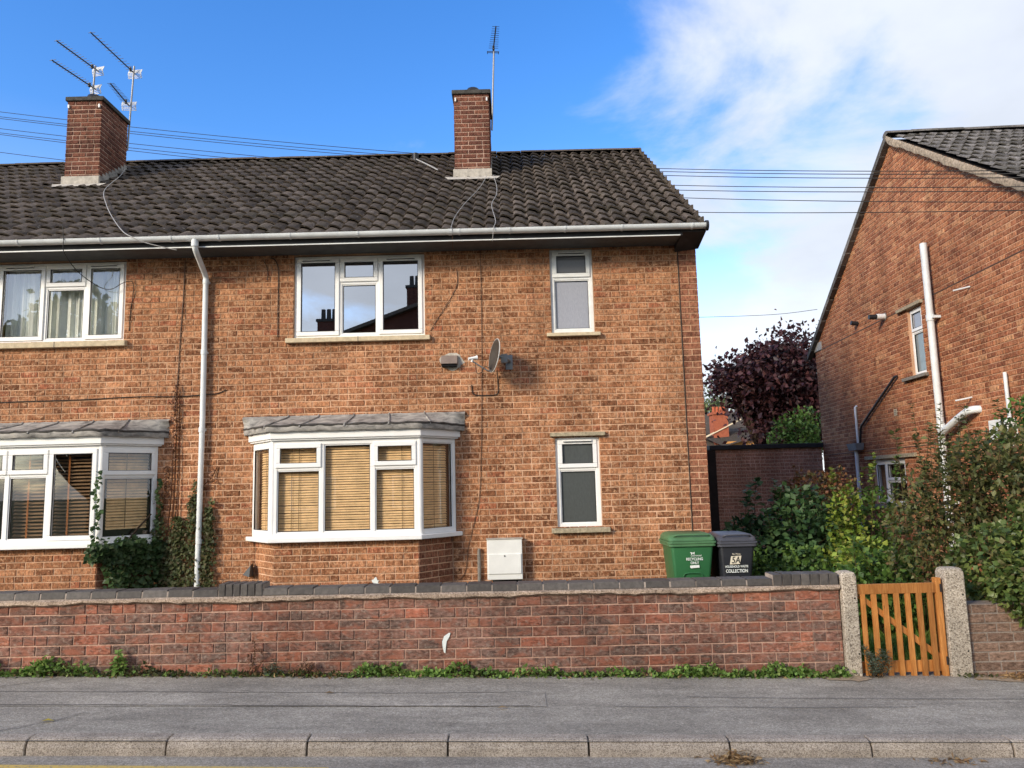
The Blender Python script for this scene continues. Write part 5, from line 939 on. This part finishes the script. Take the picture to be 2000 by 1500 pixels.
weed('dry brown stalk standing against the wall', -2.33, .30, 'lf_dead', 30, .03, .018, .03); weed('feathery blue green weed right of the dry stalk', -2.16, .13, 'lf_blue', 120, .035, .008, .07); weed('dry brown tuft at the wall below the bay', -1.86, .14, 'lf_dead', 130, .035, .01, .10)
# litter
def pile(name, label, c, rad, n, h): 
    x = rng.normal(size=n)*rad[0]; y_ = rng.normal(size=n)*rad[1]; z = h*np.exp(-(x/rad[0])**2-(y_/rad[1])**2)*rng.random(n); P = np.stack([c[0]+x, c[1]+y_, c[2]+GS*x+z], 1); d = rng.normal(size=(n, 3)); d[:, 2] *= .25
    tag(leaf_obj(name, P, d, rdir(n, 1.6), .05*(.5+rng.random(n)), .012*(.5+rng.random(n)), 'lf_straw', None), label, 'leaf litter', kind='stuff')
def rdz(x, y_): return -.235+GS*x+.0165*(y_+3.4)
pile('leaf_pile', 'heap of dry straw coloured leaves in the gutter by the kerb', (1.36, 5.16, rdz(1.36, 5.16)+.006), (.085, .035), 240, .07)
pile('leaf_scatter', 'few dry stalks in the gutter at the right', (2.75, 5.17, rdz(2.75, 5.17)+.004), (.09, .03), 60, .01)
pile('leaf_pile', 'dry brown leaves by the foot of the right hand wall', (4.35, 6.90, GS*4.35+.006), (.14, .06), 260, .06)
for i, (x, y_, lb) in enumerate(((-3.35, 5.62, 'yellow green leaf lying on the pavement at the left'), (-.17, 5.95, 'pale curled leaf lying on the middle of the pavement'), (-1.55, 6.35, 'tiny white scrap on the pavement below the bay'))):
    tag(leaf_obj('fallen_leaf', [(x, y_, GS*x+.012)], [(1, .2, .05)], [(0, 0, 1)], [.085], [.035], ('lf_yellow', 'lf_straw', 'lf_straw')[i], None), lb, 'leaf')
q = random.Random(12)
for x0, x1, lb, sd0 in ((2.62, 3.02, 'sandy grit patch below the left gate post', 1), (3.85, 4.9, 'sandy grit spread below the right wall', 2)):
    n = 24; cx, rx = (x0+x1)/2, (x1-x0)/2; pts = [(cx+rx*math.cos(a)*(1+q.uniform(-.12, .1)), 6.88+.10*math.sin(a)*(1+q.uniform(-.3, .3))) for a in np.linspace(0, 6.02, n)]
    MB().add([(x, y_, GS*x+.006) for x, y_ in pts], [tuple(range(n))]).build('grit_patch', 'sand', pv, smooth=False)

# ------------------------------------------------------------------ ivy and dead vine on the house
iv = thing('ivy', (-4.75, 9.6, -.05), 'dark ivy mass hanging below the right side of the left bay', 'ivy'); P = []; U = []
def on_bay(t, off, z): th_ = math.atan2(.52, .46); return np.stack([-5.035+.46*t+off*math.sin(th_), 9.38+.52*t-off*math.cos(th_), z], 1)
m_ = 2600; t_ = rng.uniform(-.18, 1.25, m_); zt_ = 1.10-.10*np.abs(t_-.5)+rng.normal(size=m_)*.03; z = np.where(rng.random(m_) < .4, zt_-rng.random(m_)*.22, .3+rng.random(m_)*(zt_-.3)); keep = (t_ > .05+.25*rng.random(m_)) | (z > .88); A = on_bay(t_, .03+.10*rng.random(m_), z)[keep]; P.append(A)
for t0, z0, z1 in ((-.06, 1.05, 1.95), (1.0, 1.1, 1.85)):
    z = np.linspace(z0, z1, 60); P.append(on_bay(t0+.03*np.sin(z*14)+rng.normal(size=60)*.015, .05+.02*rng.random(60), z))
P = np.concatenate(P); m_ = len(P); d = rng.normal(size=(m_, 3))*.7+np.array([.35, -.55, -.45]); s = .6+.8*rng.random(m_)
leaf_obj('foliage', P, d, np.array([.2, -.8, .6])+rng.normal(size=(m_, 3))*.35, .062*s, .052*s, 'lf_ivy', iv)
MB().tube(curve_pts([(-4.7, 9.75, -.05), (-4.72, 9.70, .5), (-4.8, 9.6, 1.0), (-4.6, 9.82, 1.4)], 4), .012, 6).tube(curve_pts([(-4.75, 9.65, .4), (-4.74, 9.60, .8), (-4.70, 9.60, 1.05)], 4), .008, 6).build('stem', 'bark', iv)
iv = thing('creeper', (-4.2, 9.85, -.05), 'dusty green creeper climbing the wall behind the downpipe', 'creeper'); P = []
for x0, wd, z0, z1, n in ((-4.28, .16, -.05, 1.35, 1500), (-4.10, .10, .2, 1.62, 700), (-4.07, .045, 1.2, 1.80, 160), (-3.89, .09, .35, 1.45, 750), (-3.86, .05, 1.0, 1.60, 140), (-4.45, .14, .0, 1.0, 700), (-4.5, .10, .9, 1.35, 160)):
    z = z0+(z1-z0)*rng.random(n)**1.1; fr = 1-.65*((z-z0)/(z1-z0))**2; P.append(np.stack([x0+rng.normal(size=n)*wd*.55*fr, FY-.02-.07*rng.random(n)*fr, z], 1))
P = np.concatenate(P); m_ = len(P); d = rng.normal(size=(m_, 3))*.6+np.array([0, -.5, -.5]); s = .6+.8*rng.random(m_)
leaf_obj('foliage', P, d, np.array([0, -.8, .6])+rng.normal(size=(m_, 3))*.35, .042*s, .034*s, 'lf_ivy2', iv)
dv = thing('dead_vine', (-4.33, 9.86, .2), 'dead brown vine stems with dry leaves climbing left of the downpipe', 'vine'); mb = MB()
for x0, x1, z1, r_ in ((-4.36, -4.34, 3.0, .012), (-4.40, -4.37, 2.3, .011), (-4.30, -4.31, 2.9, .009), (-4.48, -4.44, 1.9, .008)): mb.tube(curve_pts([(x0, FY-.02, .1), (x0-.03, FY-.03, .9), (x0+.02, FY-.025, 1.6), (x1, FY-.02, z1)], 6), [r_*(1-.5*i/18) for i in range(19)], 6)
mb.tube(curve_pts([(-3.96, FY-.02, 1.75), (-3.86, FY-.03, 1.85), (-3.80, FY-.02, 1.98)], 4), .006, 5); mb.build('stem', 'dead', dv); P = []
for x0, z0, z1, n, wd in ((-4.345, 2.35, 3.05, 260, .035), (-4.36, 2.0, 2.4, 60, .02), (-4.43, 1.6, 2.0, 110, .03), (-4.50, 1.35, 1.7, 70, .03), (-3.84, 1.75, 1.95, 40, .03)):
    z = rng.uniform(z0, z1, n); P.append(np.stack([x0+rng.normal(size=n)*wd*(1.1-(z-z0)/(z1-z0)*.6), FY-.02-.05*rng.random(n), z], 1))
P = np.concatenate(P); m_ = len(P); d = rng.normal(size=(m_, 3)); d[:, 2] -= .6
leaf_obj('dry_leaves', P, d, rdir(m_, .2), .030*(.6+.8*rng.random(m_)), .02, 'lf_dead', dv)
plant('yellow_flowers', 'small yellow flowers showing above the wall beside the downpipe', 'flowers', (-3.6, 8.4, -.05), 'lf_yellow', [((-3.55, 8.4, .50), (.13, .1, .05), 60)], [((-3.6+.03*k, 8.4, -.05), (-3.66+.05*k, 8.4, .50)) for k in range(5)], .03, .025, .2)

# ------------------------------------------------------------------ houses across the street, seen in the window reflections
oh = thing('opposite_house', (-3.0, -12, -.3), 'dark gabled house across the street, seen mirrored in the upper window', 'house')
gy0, gy1 = -10.2, -19.; ap = (-3.0, 9.02); sl_ = .36
mb = MB().add([(x, y_, z) for y_ in (gy0, gy1) for x, z in ((-10.6, -.4), (4.6, -.4), (4.6, ap[1]-sl_*7.6), (ap[0], ap[1]), (-10.6, ap[1]-sl_*7.6))], [(4, 3, 2, 1, 0), (5, 6, 7, 8, 9), (0, 1, 6, 5), (1, 2, 7, 6), (0, 5, 9, 4)]); mb.build('wall', 'brick_chimney', oh)
mb = MB().add([(x, y_, z) for y_ in (gy0+.3, gy1-.3) for x, z in ((-11.0, ap[1]-sl_*8.0), (ap[0], ap[1]+.0), (5.0, ap[1]-sl_*8.0), (5.0, ap[1]-sl_*8.0+.14), (ap[0], ap[1]+.14), (-11.0, ap[1]-sl_*8.0+.14))], [(5, 4, 3, 2, 1, 0), (6, 7, 8, 9, 10, 11), (4, 10, 9, 3), (5, 11, 10, 4), (0, 1, 7, 6), (1, 2, 8, 7)]); mb.build('roof', 'tile', oh)
for (x0, x1, zt_, np_) in ((-7.75, -7.02, 8.45, 3), (-4.15, -3.2, 9.75, 2)):
    c_ = box('chimney', 'brick_chimney', oh, x0, x1, -11.2, -10.35, 7.0, zt_); box('chimney_cap', 'dark_cap', c_, x0-.05, x1+.05, -11.25, -10.3, zt_-.12, zt_-.02)
    for k in range(np_): MB().tube([(x0+.16+.22*k, -10.7, zt_), (x0+.16+.22*k, -10.7, zt_+.45)], [.10, .085], 10).build('chimney_pot', 'dark_cap', c_)
for x in (-8.4, -4.6, .4):
    for z in (.9, 4.0): wv = box('window', 'upvc_old', oh, x, x+1.7, gy0, gy0+.04, z, z+1.2); box('pane', 'frost_dark', wv, x+.08, x+1.62, gy0+.03, gy0+.06, z+.08, z+1.12)
wv = box('door', 'timber_dark', oh, -1.6, -.7, gy0, gy0+.05, -.4, 1.7)
